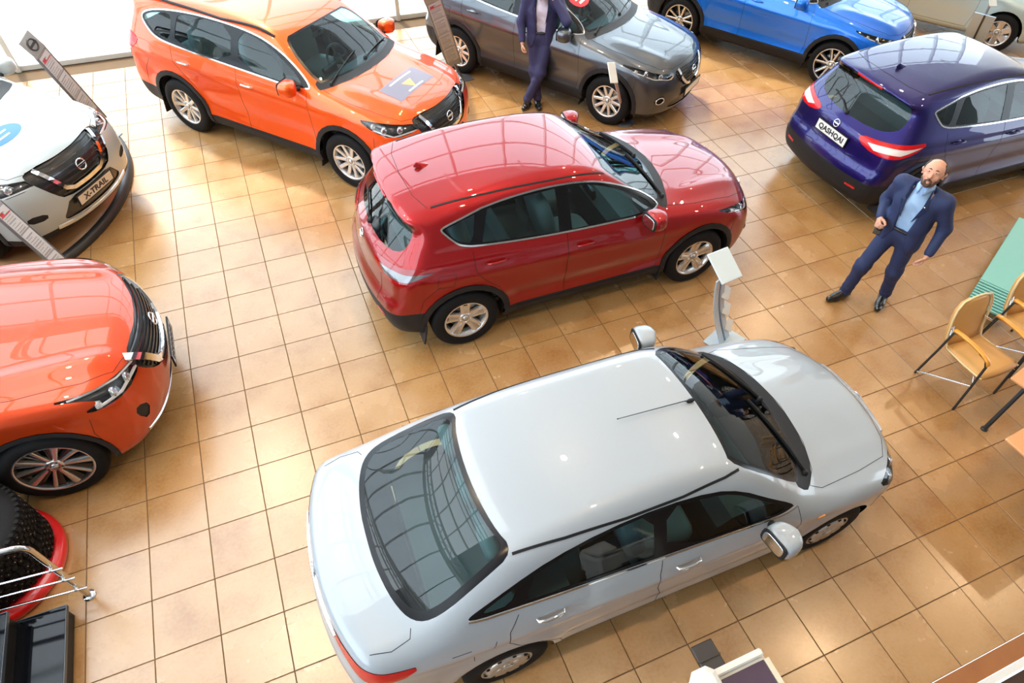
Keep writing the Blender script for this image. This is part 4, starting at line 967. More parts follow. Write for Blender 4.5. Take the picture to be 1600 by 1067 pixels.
# glass wall on the window side
M['frame'] = mat('window_frame_aluminium', (.62, .66, .66), .35, metal=.3)
M['pane'] = glass_mat('window_pane', (.97, .985, .98), .7)
M['opal'] = mat('glowing_opal_pane', (.8, .82, .84), .3, emit=(.80, .91, 1.0), es=3.9)      # opal glass, own glow added in place of daylight to brighten the left floor
M['steel_dark'] = mat('dark_steel', (.05, .055, .06), .45, metal=.5)
M['wallpaint'] = mat('wall_paint', (.74, .74, .72), .85)
M['outside'] = mat('outside_paving', (.86, .86, .85), .9, noise=.05, nscale=1.2)
NW = 13; WX0 = -5.03
WXS = [WX0 + 2.0 * k for k in range(NW + 1)]; WZS = [0.05, 1.35, 2.9, 4.5, 6.1, CEIL_Z - .25]
wroot = empty('window_1', (WX0 + NW, WALL_Y, 0)); tag(wroot, 'tall glass wall of square panes in grey metal frames behind the cars', kind='structure')
W0 = wroot.location
fm = MB(); fm.box((0, 0, (CEIL_Z) / 2), (.075, .16, CEIL_Z), bev=.01); PM = fm.mesh('window_post', M['frame'])
for x in WXS: link('window_post', PM, wroot, (x - W0.x, 0, 0))
rm = MB(); rm.box((0, 0, 0), (2.0 * NW, .10, .09), bev=.01); RM = rm.mesh('window_rail', M['frame'])
for z in WZS: link('window_rail', RM, wroot, (0, 0, z))
for a, b in zip(WZS[:-1], WZS[1:]):
    gm = MB(); gm.box((0, 0, 0), (1.94, .012, b - a - .07)); GM = gm.mesh('window_glass', M['pane'])
    for x in WXS[:-1]: link('window_glass', GM, wroot, (x + 1.0 - W0.x, .0, (a + b) / 2))
# paving outside
mb = MB(); mb.box((24, WALL_Y + 20.1, -.12), (58, 40, .2)); tag(mb.build('trim_3', M['outside']), 'pale sunlit paving outside the glass wall', kind='structure')
# the other walls
X0, X1, Y0 = fx0, fx1, fy0
def slab(nm, c, d, mt, lab):
    b_ = MB(); b_.box(c, d); return tag(b_.build(nm, mt), lab, kind='structure')
wleft = empty('window_2', (X0 - .05, (Y0 + WALL_Y) / 2 + .0, 0), pi / 2); tag(wleft, 'tall glass wall at the left end of the hall', kind='structure')
LW = WALL_Y - Y0; nl = 6
for k in range(nl + 1): link('window_post', PM, wleft, (-LW / 2 + LW * k / nl, 0, 0))
rm = MB(); rm.box((0, 0, 0), (LW, .10, .09), bev=.01); RM2 = rm.mesh('window_rail', M['frame'])
for z in WZS: link('window_rail', RM2, wleft, (0, 0, z))
for a, b in zip(WZS[:-1], WZS[1:]):
    gm = MB(); gm.box((0, 0, 0), (LW / nl - .06, .012, b - a - .07)); GM = gm.mesh('window_glass', M['pane'])
    for k in range(nl): link('window_glass', GM, wleft, (-LW / 2 + LW * (k + .5) / nl, 0, (a + b) / 2))
mb = MB(); mb.box((X0 - 15.2, 6, -.12), (30, 60, .2)); tag(mb.build('trim_6', M['outside']), 'pale paving outside the left glass wall', kind='structure')
slab('wall_right', (X1 + .1, (Y0 + WALL_Y) / 2, CEIL_Z / 2), (.2, WALL_Y - Y0, CEIL_Z), M['wallpaint'], 'plain pale far end wall of the hall')
slab('wall_back', ((X0 + X1) / 2, -9.1, CEIL_Z / 2), (X1 - X0, .2, CEIL_Z), mat('gallery_wall', (.16, .15, .14), .8), 'plain dark wall behind the gallery')
slab('trim_4', ((X0 + X1) / 2, -7.0, -.05), (X1 - X0, 4.2, .1), M['grout'], 'dark floor strip under the gallery')
# ribbed steel ceiling with joists and lamps
M['ceil'] = mat('ceiling_sheet', (.62, .64, .66), .5)
SKX, SKY0, SKY1 = 1.4, -1.5, 6.6             # the rooflight covers x < SKX, SKY0 < y < SKY1
cb = MB(); y = -9.2; prev = None; vs = []; fs = []
while y < WALL_Y + .1:
    for (dy, z) in ((0, 0), (.09, 0), (.115, .06), (.195, .06)):
        x0_ = SKX if SKY0 < y + dy < SKY1 else X0 - .2
        n_ = len(vs); vs += [(x0_, y + dy, CEIL_Z + z), (X1 + .2, y + dy, CEIL_Z + z)]
        if n_: a = max(vs[n_ - 2][0], x0_); vs += [(a, vs[prev][1], vs[prev][2]), (a, y + dy, CEIL_Z + z)]; fs.append((n_ + 2, n_ + 3, n_ + 1, prev + 1))
        prev = n_
    y += .22
cb.add(vs, fs)
for (ya, yb) in ((-9.2, SKY0 + .2), (SKY1 - .2, WALL_Y + .1)): cb.add([(X0 - .2, ya, CEIL_Z + .02), (SKX, ya, CEIL_Z + .02), (SKX, yb, CEIL_Z + .02), (X0 - .2, yb, CEIL_Z + .02)], [(0, 1, 2, 3)])
CEI = tag(cb.build('ceiling', M['ceil']), 'grey ribbed steel ceiling', kind='structure')
b_ = MB(); b_.box(((SKX + X1) / 2 + .1, (WALL_Y - 9.2) / 2, CEIL_Z + .2), (X1 - SKX + .2, WALL_Y + 9.5, .1))
for (ya, yb) in ((-9.4, SKY0), (SKY1, WALL_Y + .3)): b_.box(((X0 + SKX) / 2 - .1, (ya + yb) / 2, CEIL_Z + .2), (SKX - X0 + .2, yb - ya, .1))
b_.build('ceiling_deck', M['wallpaint'], CEI)
wsk = tag(empty('window_3', ((X0 + SKX) / 2, (SKY0 + SKY1) / 2, CEIL_Z + .1)), 'rooflight of glowing opal panes over the left part of the hall', kind='structure')
nx_, ny_ = 5, 5; wx, wy = (SKX - X0) / nx_, (SKY1 - SKY0) / ny_
gm = MB(); gm.box((0, 0, 0), (wx - .06, wy - .06, .012)); GM = gm.mesh('window_glass', M['opal'])
for a in range(nx_):
    for b in range(ny_): link('window_glass', GM, wsk, ((a - (nx_ - 1) / 2) * wx, (b - (ny_ - 1) / 2) * wy, 0))
mb = MB(); mb.box((0, 0, 0), (.08, SKY1 - SKY0, .14)); BR = mb.mesh('window_bar', M['frame']); mb = MB(); mb.box((0, 0, 0), (SKX - X0, .08, .14)); BR2 = mb.mesh('window_bar', M['frame'])
for a in range(nx_ + 1): link('window_bar', BR, wsk, ((a - nx_ / 2) * wx, 0, 0))
for b in range(ny_ + 1): link('window_bar', BR2, wsk, (0, (b - ny_ / 2) * wy, 0))
jm = MB(); L0, L1 = -8.9, WALL_Y - .15
for z in (-.08, -.62): jm.box((0, (L0 + L1) / 2, z), (.09, L1 - L0, .07))
ny = 22
for i in range(ny):
    a, b = L0 + (L1 - L0) * i / ny, L0 + (L1 - L0) * (i + 1) / ny; jm.tube([(0, a, -.1 if i % 2 else -.6), (0, b, -.6 if i % 2 else -.1)], .02, 5)
JM = jm.mesh('ceiling_joist', M['frame'])
for x in np.arange(-4.5, 22, 3.0): link('ceiling_joist', JM, CEI, (x, 0, CEIL_Z))
lm_ = MB(); lm_.lathe([(.0, .30), (.10, .30), (.12, .12), (.235, .05), (.245, 0), (.225, 0), (.21, .04), (.0, .06)], 24); lm_.tube([(0, 0, .3), (0, 0, .6)], .012, 6)
LM = lm_.mesh('ceiling_lamp', M['frame'])
for k, (x, y) in enumerate(LAMPS): tag(link('ceiling_lamp', LM, None, (x, y, CEIL_Z - .6)), 'round pendant lamp, %s from the left in the row %s' % (('first', 'second', 'third', 'fourth')[k // 3], ('by the gallery', 'along mid hall', 'by the glass wall')[k % 3]), 'lamp', 'pendant lamps under the ceiling')
# gallery edge at the lower right: wooden curb, white strip, dark planks
M['wood'] = mat('reddish_wood', (.34, .125, .035), .38, coat=.3, noise=.25, nscale=5)
M['darkwood'] = mat('dark_planks', (.055, .020, .010), .35, coat=.3, noise=.3, nscale=4)
M['white'] = mat('white_paint', (.80, .81, .80), .4)
slab('trim_1', (11, fy0 - .065, -.035), (24, .125, .06), M['wood'], 'reddish wooden curb along the edge of the tiles')
slab('trim_2', (11, fy0 - .155, -.02), (24, .045, .07), M['white'], 'thin white strip beside the wooden curb')
pf = tag(empty('trim_5', (11, fy0 - .6, 0)), 'dark brown plank floor beyond the wooden curb', kind='structure')
pl = MB(); pl.box((0, 0, -.05), (24, .105, .03), bev=.003); PLM = pl.mesh('plank', M['darkwood'])
for k in range(6): link('plank', PLM, pf, (0, .355 - k * .11, 0))
# ------------------------------------------------------------------ stands, podium, stairs, tyres, furniture, printer
# round podium under the white car
M['podium_top'] = mat('podium_top', (.36, .20, .09), .25, coat=.3, noise=.12, nscale=3)
pod = tag(empty('podium', (-1.98, 4.27, 0)), 'low round display podium with dark rim under the white car', 'podium')
mb = MB(); mb.lathe([(.0, .0), (2.42, 0), (2.42, .085), (0, .085)], 96); mb.build('podium_deck', M['podium_top'], pod)
mb = MB(); mb.lathe([(2.40, .0), (2.47, 0), (2.475, .05), (2.45, .095), (2.40, .095)], 96); mb.build('podium_rim', M['steel_dark'], pod)
PZ = .087

M['board'] = mat('stand_grey', (.34, .36, .40), .35, metal=.2)
M['board_edge'] = mat('stand_edge', (.16, .17, .19), .4, metal=.4)
M['paper'] = mat('paper_sheet', (.56, .57, .62), .6)
M['ink_grey'] = mat('printed_grey', (.30, .31, .35), .7)
M['ink_red'] = mat('printed_red', (.62, .04, .05), .5)
M['pale_blue'] = mat('pale_blue_acrylic', (.50, .64, .78), .25, coat=.4)
M['blue_stripe'] = mat('blue_stripe', (.09, .20, .34), .3)
M['logo_plate'] = mat('logo_plate', (.33, .32, .31), .3, metal=.5)
M['darkprint'] = mat('dark_print', (.03, .03, .035), .4)
def stand(foot, bot, top, wd, label, face, header=True, style='grey', group='price stands beside the cars'):
    """a leaning information stand: foot plate, board from bot to top, sheets, header plate with round emblem"""
    root = tag(empty('information_stand', foot), label, 'stand', group)
    F = Vector(foot); B, Tp = Vector(bot) - F, Vector(top) - F; u = (Tp - B); L = u.length; u.normalize()
    n = Vector(face); n = (n - u * n.dot(u)).normalized(); s_ = u.cross(n).normalized()      # s_ : to the board's left as seen from in front
    R3 = Matrix((s_, -n, u)).transposed()                                             # local x: right, -y: front, z: up along the board
    rot = R3.to_euler()
    mb = MB(); mb.box((0, 0, .008), (.34, .30, .016), Matrix.Rotation(math.atan2(n.y, n.x), 3, 'Z'), bev=.006); mb.build('foot_plate', M['board_edge'], root)
    mb = MB(); mb.tube([(0, 0, .01), B * .5, B + u * .05 - n * .012], .022, 8); mb.build('post', M['board_edge'], root)
    mb = MB(); mb.box((0, 0, L / 2), (wd, .02, L), bev=.005); board = mb.build('board', M['board'], root, B, rot)
    for sx in (-1, 1):
        mb = MB(); mb.box((sx * wd / 2, 0, L / 2), (.010, .03, L)); mb.build('board_edge', M['board_edge'], board)
    z = L - .03
    if header:
        h = wd * 1.12; hp = MB(); hp.box((0, 0, h / 2), (wd * 1.12, .022, h), bev=.006); hd = hp.build('header_plate', M['logo_plate'], board, (0, -.012, L - .02), (radians(-14), 0, 0))
        em = MB(); r = wd * .30; em.tube([(r * cos(a), -.014, h / 2 + r * sin(a)) for a in np.linspace(0, 2 * pi, 25)[:-1]], r * .16, 6, closed=True); em.box((0, -.016, h / 2), (r * 2.3, .012, r * .36)); em.build('emblem', M['darkprint'], hd)
    k = 0
    while z > .22:
        hh = min(.30, z - .03)
        sh_ = MB(); sh_.box((0, 0, 0), (wd * .86, .004, hh * .94)); o = sh_.build('sheet', M['paper'], board, (0, -.0125, z - hh / 2))
        ln = MB()
        for q in range(int(hh / .028) - 1):
            w_ = wd * (.62 if (q * 7 + k * 3) % 5 else .38); ln.box((-(wd * .70 - w_) / 2, -.003, hh / 2 - .05 - q * .028), (w_, .003, .006 if q % 4 else .012))
        ln.build('printed_lines', M['ink_grey'], o)
        if k == 0:
            rd = MB(); rd.box((-wd * .22, -.003, hh * .30), (wd * .26, .003, .035)); rd.box((.0, -.003, hh * .22), (wd * .78, .003, .010)); rd.build('red_heading', M['ink_red'], o)
        z -= hh; k += 1
    return root
stand((.20, 4.98, PZ), (.28, 4.90, .34), (.06, 4.66, 1.40), .20, 'tall grey leaning information stand behind the white car, by the window', (.80, -.55, .25))
stand((-.07, 2.08, 0), (-.10, 2.14, .10), (-.39, 2.25, 1.02), .16, 'slim grey information stand in front of the white car at the left edge', (.85, -.5, .3), False)
stand((5.35, 5.22, 0), (5.22, 5.13, .25), (4.80, 4.62, 1.42), .22, 'grey information stand between the orange and the grey car', (-.15, -.95, .3))

def leaflet_stand(foot, plate_c, wd, hgt, label, pole_mat, plate_mat, yaw, tilt=-50, roll=0., curve=.12):
    root = tag(empty('leaflet_stand', foot), label, 'stand', 'price stands beside the cars'); F = Vector(foot); P = Vector(plate_c) - F
    mb = MB(); mb.lathe([(0, 0), (.16, 0), (.16, .012), (.03, .022), (0, .022)], 28); mb.build('foot_plate', M['board_edge'], root)
    side = Vector((-P.y, P.x, 0)).normalized() if P.xy.length > .05 else Vector((1, 0, 0))
    pts = [Vector((0, 0, .015)).lerp(P, t) + Vector((0, 0, curve * sin(pi * t))) for t in np.linspace(0, .985, 9)]
    mb = MB(); mb.tube(pts, .021, 8); mb.build('pole', pole_mat, root)
    R3 = Matrix.Rotation(yaw, 3, 'Z') @ Matrix.Rotation(radians(tilt), 3, 'X') @ Matrix.Rotation(roll, 3, 'Y')
    mb = MB(); mb.box((0, 0, 0), (wd, .014, hgt), bev=.005); pl_ = mb.build('sign_plate', plate_mat, root, P, R3.to_euler()); return root, pl_
leaflet_stand((7.16, 3.14, 0), (6.62, 2.74, 1.0), .155, .26, 'white tilted sign plate on a thin striped pole by the grey front wheel', mat('striped_pole', (.55, .40, .40), .4), M['white'], radians(30), -35, radians(20), .05)

# pale blue curved stand by the red car's front wheel
root = tag(empty('leaflet_stand', (6.07, -1.13, 0)), 'pale blue curved stand with square top plate and leaflets by the red front wheel', 'stand', 'price stands beside the cars')
F = Vector((6.07, -1.13, 0)); Tp = Vector((5.74, -1.10, .98)) - F; sd = Vector((.90, .42, 0)).normalized(); nrm = Vector((.42, -.90, .1))
prof = [Vector((0, 0, .0)).lerp(Tp, t) + Vector((-.02, 0, 0)) * sin(pi * t) + Vector((0, .05, 0)) * sin(pi * t) for t in np.linspace(0, 1, 13)]
def ribbon(mb, wd, off, th=.012, lift=0., t0=0, t1=13):
    vs = []; ps = prof[t0:t1]
    for p in ps:
        for (a, b) in ((-1, 0), (1, 0), (1, 1), (-1, 1)): vs.append(p + sd * (off + a * wd / 2) + nrm * (lift + b * th))
    n = len(ps); fs = [(4 * i + k, 4 * i + (k + 1) % 4, 4 * i + 4 + (k + 1) % 4, 4 * i + 4 + k) for i in range(n - 1) for k in range(4)] + [(3, 2, 1, 0), (4 * n - 4, 4 * n - 3, 4 * n - 2, 4 * n - 1)]
    mb.add(vs, fs)
mb = MB(); mb.box((0, 0, .008), (.36, .30, .016), Matrix.Rotation(.4, 3, 'Z'), bev=.005); mb.build('foot_plate', M['pale_blue'], root)
mb = MB(); ribbon(mb, .185, 0); mb.build('curved_panel', M['pale_blue'], root)
mb = MB(); ribbon(mb, .022, .0, .004, .0125); mb.build('blue_stripe', M['blue_stripe'], root)
R3 = Matrix.Rotation(radians(25), 3, 'Z') @ Matrix.Rotation(radians(-58), 3, 'X') @ Matrix.Rotation(radians(14), 3, 'Y')
mb = MB(); mb.box((0, 0, 0), (.29, .016, .31), bev=.005); pl_ = mb.build('sign_plate', mat('sign_face', (.66, .78, .86), .25, coat=.3), root, Tp + Vector((.06, .06, .07)), R3.to_euler())
for k in range(3):
    p = prof[8 - k * 3]; lf = MB(); lf.box((0, 0, 0), (.13, .004, .13), bev=.001); R4 = Matrix.Rotation(radians(25), 3, 'Z') @ Matrix.Rotation(radians(-30), 3, 'X') @ Matrix.Rotation(radians(45), 3, 'Y')
    lf.build('leaflet', M['white'], root, p + sd * .115 + nrm * .02, R4.to_euler())
# stand by the silver car
root, pl_ = leaflet_stand((14.40, 3.36, 0), (13.72, 2.98, 1.0), .26, .24, 'grey stand with white top plate by the silver car', M['board'], M['white'], radians(20), -40, radians(15), .05)
mb = MB(); mb.box((0, 0, .45), (.34, .02, .92), bev=.004); bd = mb.build('board', M['pale_blue'], root, (0, 0, 0), Matrix(((.82, .3, -.57), (.45, .2, -.33), (0, .9, .78))).to_euler() if False else Vector((-.62, -.36, .86)).to_track_quat('Z', 'Y').to_euler())
mb = MB(); mb.box((0, -.014, .45), (.03, .006, .92)); mb.build('dark_stripe', M['darkprint'], bd)

# ---- tyre stack on a red round base
M['red_base'] = mat('red_lacquer', (.72, .010, .012), .28, coat=.8)
BX, BY = -.64, -1.13
rb = tag(empty('display_base', (BX, BY, 0)), 'low round red lacquered base under the stacked tyres', 'base')
mb = MB(); mb.lathe([(.0, .0), (.50, 0), (.515, .02), (.515, .07), (.49, .09), (.0, .09)], 72); mb.build('base_disc', M['red_base'], rb)
mb = MB(); mb.lathe([(.40, .089), (.41, .098), (.0, .098)], 60); mb.build('base_mat', M['plastic'], rb)
M['stud'] = mat('tyre_stud', (.55, .55, .56), .3, metal=1.)
def winter_tyre(z, label, tilt=(0, 0)):
    R, w_ = .450, .245; t = MB(); h = w_ / 2
    t.lathe([(.265, h * .86), (.285, h), (.37, h * 1.02), (.42, h * .92), (.437, h * .72), (.437, -h * .72), (.42, -h * .92), (.37, -h * 1.02), (.285, -h), (.265, -h * .86)], 72, 'Z', closed=True)
    root = t.build('winter_tyre', M['tyre'], None, (BX + .015, BY + .02, z + h + .001)); tag(root, label, 'tyre', 'winter tyres stacked on the red base'); root.rotation_euler = (radians(tilt[0]), radians(tilt[1]), 0)
    bl = MB(); st = MB(); N_ = 52
    for k in range(N_):
        for r in range(5):
            a = 2 * pi * (k + .5 * (r % 2)) / N_; zz = (r - 2) * .040; R3 = Matrix.Rotation(a, 3, 'Z') @ Matrix.Rotation((.35 if r % 2 else -.35), 3, 'X')
            c = Vector((.439 * cos(a), .439 * sin(a), zz)); bl.box(c, (.022, .036, .030), R3)
            if (k + r) % 2: st.box(c * 1.0 + Vector((cos(a), sin(a), 0)) * .0115, (.004, .006, .006), R3)
    for k in range(N_):          # shoulder lugs
        a = 2 * pi * k / N_
        for sg in (1, -1): bl.box((.427 * cos(a), .427 * sin(a), sg * h * .83), (.03, .026, .03), Matrix.Rotation(a, 3, 'Z'))
    tag(bl.build('tread_blocks', M['tyre'], root), kind='stuff'); tag(st.build('tread_studs', M['stud'], root), kind='stuff')
winter_tyre(.098, 'studded winter tyre lying on the red base, lower one of the stack')
winter_tyre(.098 + .250, 'studded winter tyre on top of the stack on the red base')

# ---- stairs with black glossy treads, steel railing
M['tread'] = mat('black_glass_tread', (.004, .005, .008), .06, spec=.3)
M['tread_edge'] = mat('tread_edge', (.10, .12, .14), .3, metal=.5)
M['riser'] = mat('black_riser', (.005, .004, .004), .5)
stair = tag(empty('staircase', (-.065, -1.70, 0)), 'black staircase with glossy treads at the lower left corner', 'stairs')
for k in range(5):
    zt = .17 * (k + 1); x = -.0 - .29 * k
    mb = MB(); mb.box((x - .155, -1.30, zt - .02), (.33, 2.60, .04), bev=.004); o = mb.build('tread', M['tread'], stair)
    mb = MB(); mb.box((x + .008, -1.30, zt - .02), (.006, 2.60, .036)); mb.build('tread_nosing', M['tread_edge'], o)
    mb = MB(); mb.box((x - .155, .003, zt - .02), (.33, .006, .036)); mb.build('tread_edge', M['tread_edge'], o)
    mb = MB(); mb.box((x - .02, -1.30, zt - .105), (.02, 2.58, .13)); mb.build('riser', M['riser'], stair)
    mb = MB(); mb.box((x - .16, -.05, zt / 2 - .02), (.30, .03, zt - .04)); mb.build('stringer', M['riser'], stair)
rail = tag(empty('stair_railing', (.023, -1.589, 0)), 'polished steel stair railing with three thin bars at the left edge', 'railing')
mb = MB(); mb.tube([(0, 0, .0), (0, 0, .80)] + [(-.085 + .085 * cos(a), 0, .80 + .085 * sin(a)) for a in np.linspace(.2, pi / 2, 7)] + [(-1.6, .14, .90)], .0215, 14); mb.build('handrail', mat('polished_steel', (.62, .61, .60), .14, metal=1.), rail)
mb = MB(); mb.lathe([(0, .0), (.048, 0), (.048, .008), (.03, .016), (.0, .016)], 24); mb.build('floor_flange', M['chrome'], rail)
for z in (.20, .38, .55):
    mb = MB(); mb.tube([(.075, -.045, z), (-1.6, .10, z)], .0085, 8); mb.build('thin_bar', M['chrome'], rail)
    mb = MB(); mb.tube([(0, 0, z), (0, -.045, z)], .012, 8); mb.build('bar_clamp', M['satin'], rail)

# ---- visitor chairs
M['leather'] = mat('tan_leather', (.66, .37, .12), .42, bump=.15, bscale=120, noise=.1, nscale=6)
M['leather_edge'] = mat('cream_piping', (.80, .62, .34), .45)
M['armwood'] = mat('honey_wood', (.78, .34, .035), .3, coat=.5, noise=.15, nscale=14)
def chair(loc, rz, label):
    root = tag(empty('visitor_chair', loc, rz), label, 'chair', 'tan chairs by the desks')
    def slab_(pr, hw, th, name, mt, side_bulge=.02):
        """a bent pad: profile points (x, z, half width)"""
        n = len(pr); vs = []; K = 9
        for i, (x, z, w_) in enumerate(pr):
            a = pr[max(i - 1, 0)]; b = pr[min(i + 1, n - 1)]; t = Vector((b[0] - a[0], 0, b[1] - a[1])).normalized(); nn_ = Vector((-t.z, 0, t.x))
            for k in range(K):
                u = -1 + 2 * k / (K - 1); e = (1 - abs(u) ** 4) ** .5 if abs(u) < 1 else 0
                vs.append(Vector((x, u * w_, z)) + nn_ * th * (.35 + .65 * e) * (.5 if i in (0, n - 1) else 1) + nn_ * side_bulge * u * u)
            for k in range(K):
                u = 1 - 2 * k / (K - 1); vs.append(Vector((x, u * w_, z)) - nn_ * th * .35 + nn_ * side_bulge * u * u)
        fs = [(i * 2 * K + k, i * 2 * K + (k + 1) % (2 * K), (i + 1) * 2 * K + (k + 1) % (2 * K), (i + 1) * 2 * K + k) for i in range(n - 1) for k in range(2 * K)] + [tuple(range(2 * K - 1, -1, -1)), tuple(range((n - 1) * 2 * K, n * 2 * K))]
        m_ = MB(); m_.add(vs, [f[::-1] for f in fs], 0, True); return m_.build(name, mt, root)
    st = slab_([(.25, .425, .215), (.245, .455, .235), (.20, .468, .24), (.05, .455, .235), (-.12, .44, .225), (-.20, .445, .22)], .23, .045, 'seat', M['leather'])
    bk = slab_([(-.185, .45, .215), (-.225, .52, .222), (-.255, .62, .228), (-.285, .74, .232), (-.305, .82, .215), (-.318, .88, .17), (-.322, .905, .11)], .22, .035, 'backrest', M['leather'], .03)
    pp_ = MB()
    for sg in (1, -1): pp_.tube([(.245, .238 * sg, .44), (.05, .243 * sg, .435), (-.18, .226 * sg, .43), (-.235, .232 * sg, .53), (-.285, .243 * sg, .72), (-.312, .225 * sg, .82), (-.328, .175 * sg, .89), (-.333, .06 * sg, .914), (-.334, 0, .915)], .011, 6)
    pp_.build('piping', M['leather_edge'], root)
    for sg in (1, -1):
        y = .275 * sg; mb = MB()
        mb.tube([(.25, y, .0), (.235, y, .30), (.215, y, .60), (.18, y, .655), (.10, y, .672)], .0125, 8); mb.build('leg', M['steel_dark'], root)
        mb = MB(); mb.tube([(-.25, y, .0), (-.21, y, .40), (-.19, y, .655), (-.15, y, .675)], .0125, 8); mb.build('leg', M['steel_dark'], root)
        mb = MB(); mb.tube([(-.247, y, .03), (.232, y, .34)], .0115, 8); mb.build('side_brace', M['chrome'], root)
        mb = MB(); mb.tube([(-.20, y, .60), (-.265, .20 * sg, .64)], .012, 6); mb.build('bracket', M['chrome'], root)
        mb = MB(); mb.tube([(.235, y, .36), (.14, .18 * sg, .41)], .011, 6); mb.build('bracket', M['chrome'], root)
        mb = MB(); vs = []
        pts = [(-.20, .684), (-.12, .694), (0, .697), (.12, .688), (.20, .662), (.225, .63)]
        for (x, z) in pts:
            for (a, b) in ((-1, -.7), (1, -.7), (1, .4), (.6, 1), (-.6, 1), (-1, .4)): vs.append((x, y + a * .024, z + b * .013))
        mb.add(vs, [(i * 6 + k, i * 6 + (k + 1) % 6, i * 6 + 6 + (k + 1) % 6, i * 6 + 6 + k) for i in range(5) for k in range(6)] + [(5, 4, 3, 2, 1, 0), (30, 31, 32, 33, 34, 35)], 0, True); mb.f = mb.f; mb.build('armrest', M['armwood'], root)
    return root
chair((7.94, -2.46, 0), radians(-90), 'tan leather chair with wooden arms nearest to the white car')
chair((8.82, -2.38, 0), radians(-93), 'tan leather chair with wooden arms at the right edge, beside another')
# ---- frosted mint glass table, wooden desks
M['mint'] = mat('mint_glass', (.25, .62, .58), .16, coat=.6)
M['mint_dark'] = mat('mint_gap', (.03, .13, .13), .4)
BZ = .20
tb = tag(empty('glass_bench', (8.76, -1.72, 0), radians(26)), 'low mint green glass bench with slatted end behind the tan chairs', 'bench')
mb = MB(); mb.box((1.25, -.20, BZ - .015), (1.55, .40, .03), bev=.006); mb.build('glass_top', M['mint'], tb)
mb = MB(); mb.box((.24, -.20, BZ - .03), (.46, .40, .012)); mb.build('slat_bed', M['mint_dark'], tb)
sm_ = MB(); sm_.box((0, 0, 0), (.026, .40, .022), bev=.004); SM = sm_.mesh('slat', M['mint'])
for k in range(9): link('slat', SM, tb, (.015 + k * .054, -.20, BZ - .012))
for (x, y) in ((.06, -.06), (.06, -.34), (1.9, -.06), (1.9, -.34)):
    mb = MB(); mb.tube([(x, y, 0), (x, y, BZ - .03)], .025, 10); mb.build('leg', M['chrome'], tb)
M['desk'] = mat('peach_wood', (.70, .33, .14), .3, coat=.4, noise=.14, nscale=3)
def desk(loc, rz, d, label, legs):
    root = tag(empty('desk', loc, rz), label, 'desk', 'wooden desks at the right edge')
    mb = MB(); mb.box((d[0] / 2, -d[1] / 2, .735), (d[0], d[1], .032), bev=.010); mb.build('desk_top', M['desk'], root)
    for (x, y, bx, by) in legs:
        mb = MB(); mb.tube([(x, y, .0), (x + (bx - x) * .25, y + (by - y) * .25, .45), (bx, by, .72)], [.022, .019, .019], 10); mb.lathe([(0, 0), (.032, 0), (.032, .012), (.02, .02), (0, .02)], 14, 'Z', (x, y, 0)); mb.build('leg', M['steel_dark'], root)
    return root
desk((7.60, -2.90, 0), radians(12), (1.5, .26), 'narrow peach wooden desk in front of the tan chairs', [(.14, -.13, .3, -.12), (1.3, -.13, 1.3, -.13)])
desk((7.02, -3.35, 0), radians(5), (1.6, .8), 'larger peach wooden desk at the right edge, nearest to the camera', [(1.2, -.15, 1.2, -.15), (.35, -.62, .35, -.62), (1.2, -.62, 1.2, -.62)])
# ---- printer
M['printer'] = mat('printer_white', (.80, .80, .77), .4)
M['lid'] = mat('printer_lid', (.085, .055, .085), .12, coat=.5)
prt = tag(empty('printer', (3.862, -4.205, 0)), 'white office printer with dark lid and black paper tray at the bottom edge', 'printer')
mb = MB(); mb.box((0, 0, .34), (.50, .44, .66), bev=.015); mb.build('base_cabinet', M['printer'], prt)
mb = MB(); mb.box((0, 0, .80), (.53, .50, .26), bev=.03); mb.build('printer_body', M['printer'], prt)
mb = MB(); mb.box((.085, -.015, .9365), (.30, .40, .012), bev=.004); lid = mb.build('scanner_lid', M['lid'], prt)
mb = MB(); mb.box((.02, .225, .948), (.46, .045, .032), bev=.010); mb.build('rear_ridge', M['printer'], prt)
mb = MB(); mb.box((-.175, .17, .985), (.17, .22, .10), bev=.04); mb.build('paper_feeder', M['printer'], prt)
mb = MB(); mb.box((-.085, .03, .939), (.05, .28, .014), bev=.003); cp = mb.build('control_panel', M['darkprint'], prt)
bm_ = MB(); bm_.box((0, 0, 0), (.014, .02, .006), bev=.002); BMm = bm_.mesh('key', M['printer'])
for i in range(2):
    for j in range(5): link('key', BMm, cp, (-.098 + i * .022, .12 - j * .045, .948))
mb = MB(); mb.box((.255, -.015, .938), (.035, .40, .014), bev=.003); sc_ = mb.build('side_strip', mat('printer_beige', (.72, .64, .50), .4), prt)
mb = MB(); mb.box((-.01, .33, .80), (.15, .20, .018), bev=.005); mb.box((-.01, .33, .812), (.15, .010, .02)); mb.build('paper_tray', M['darkprint'], prt)
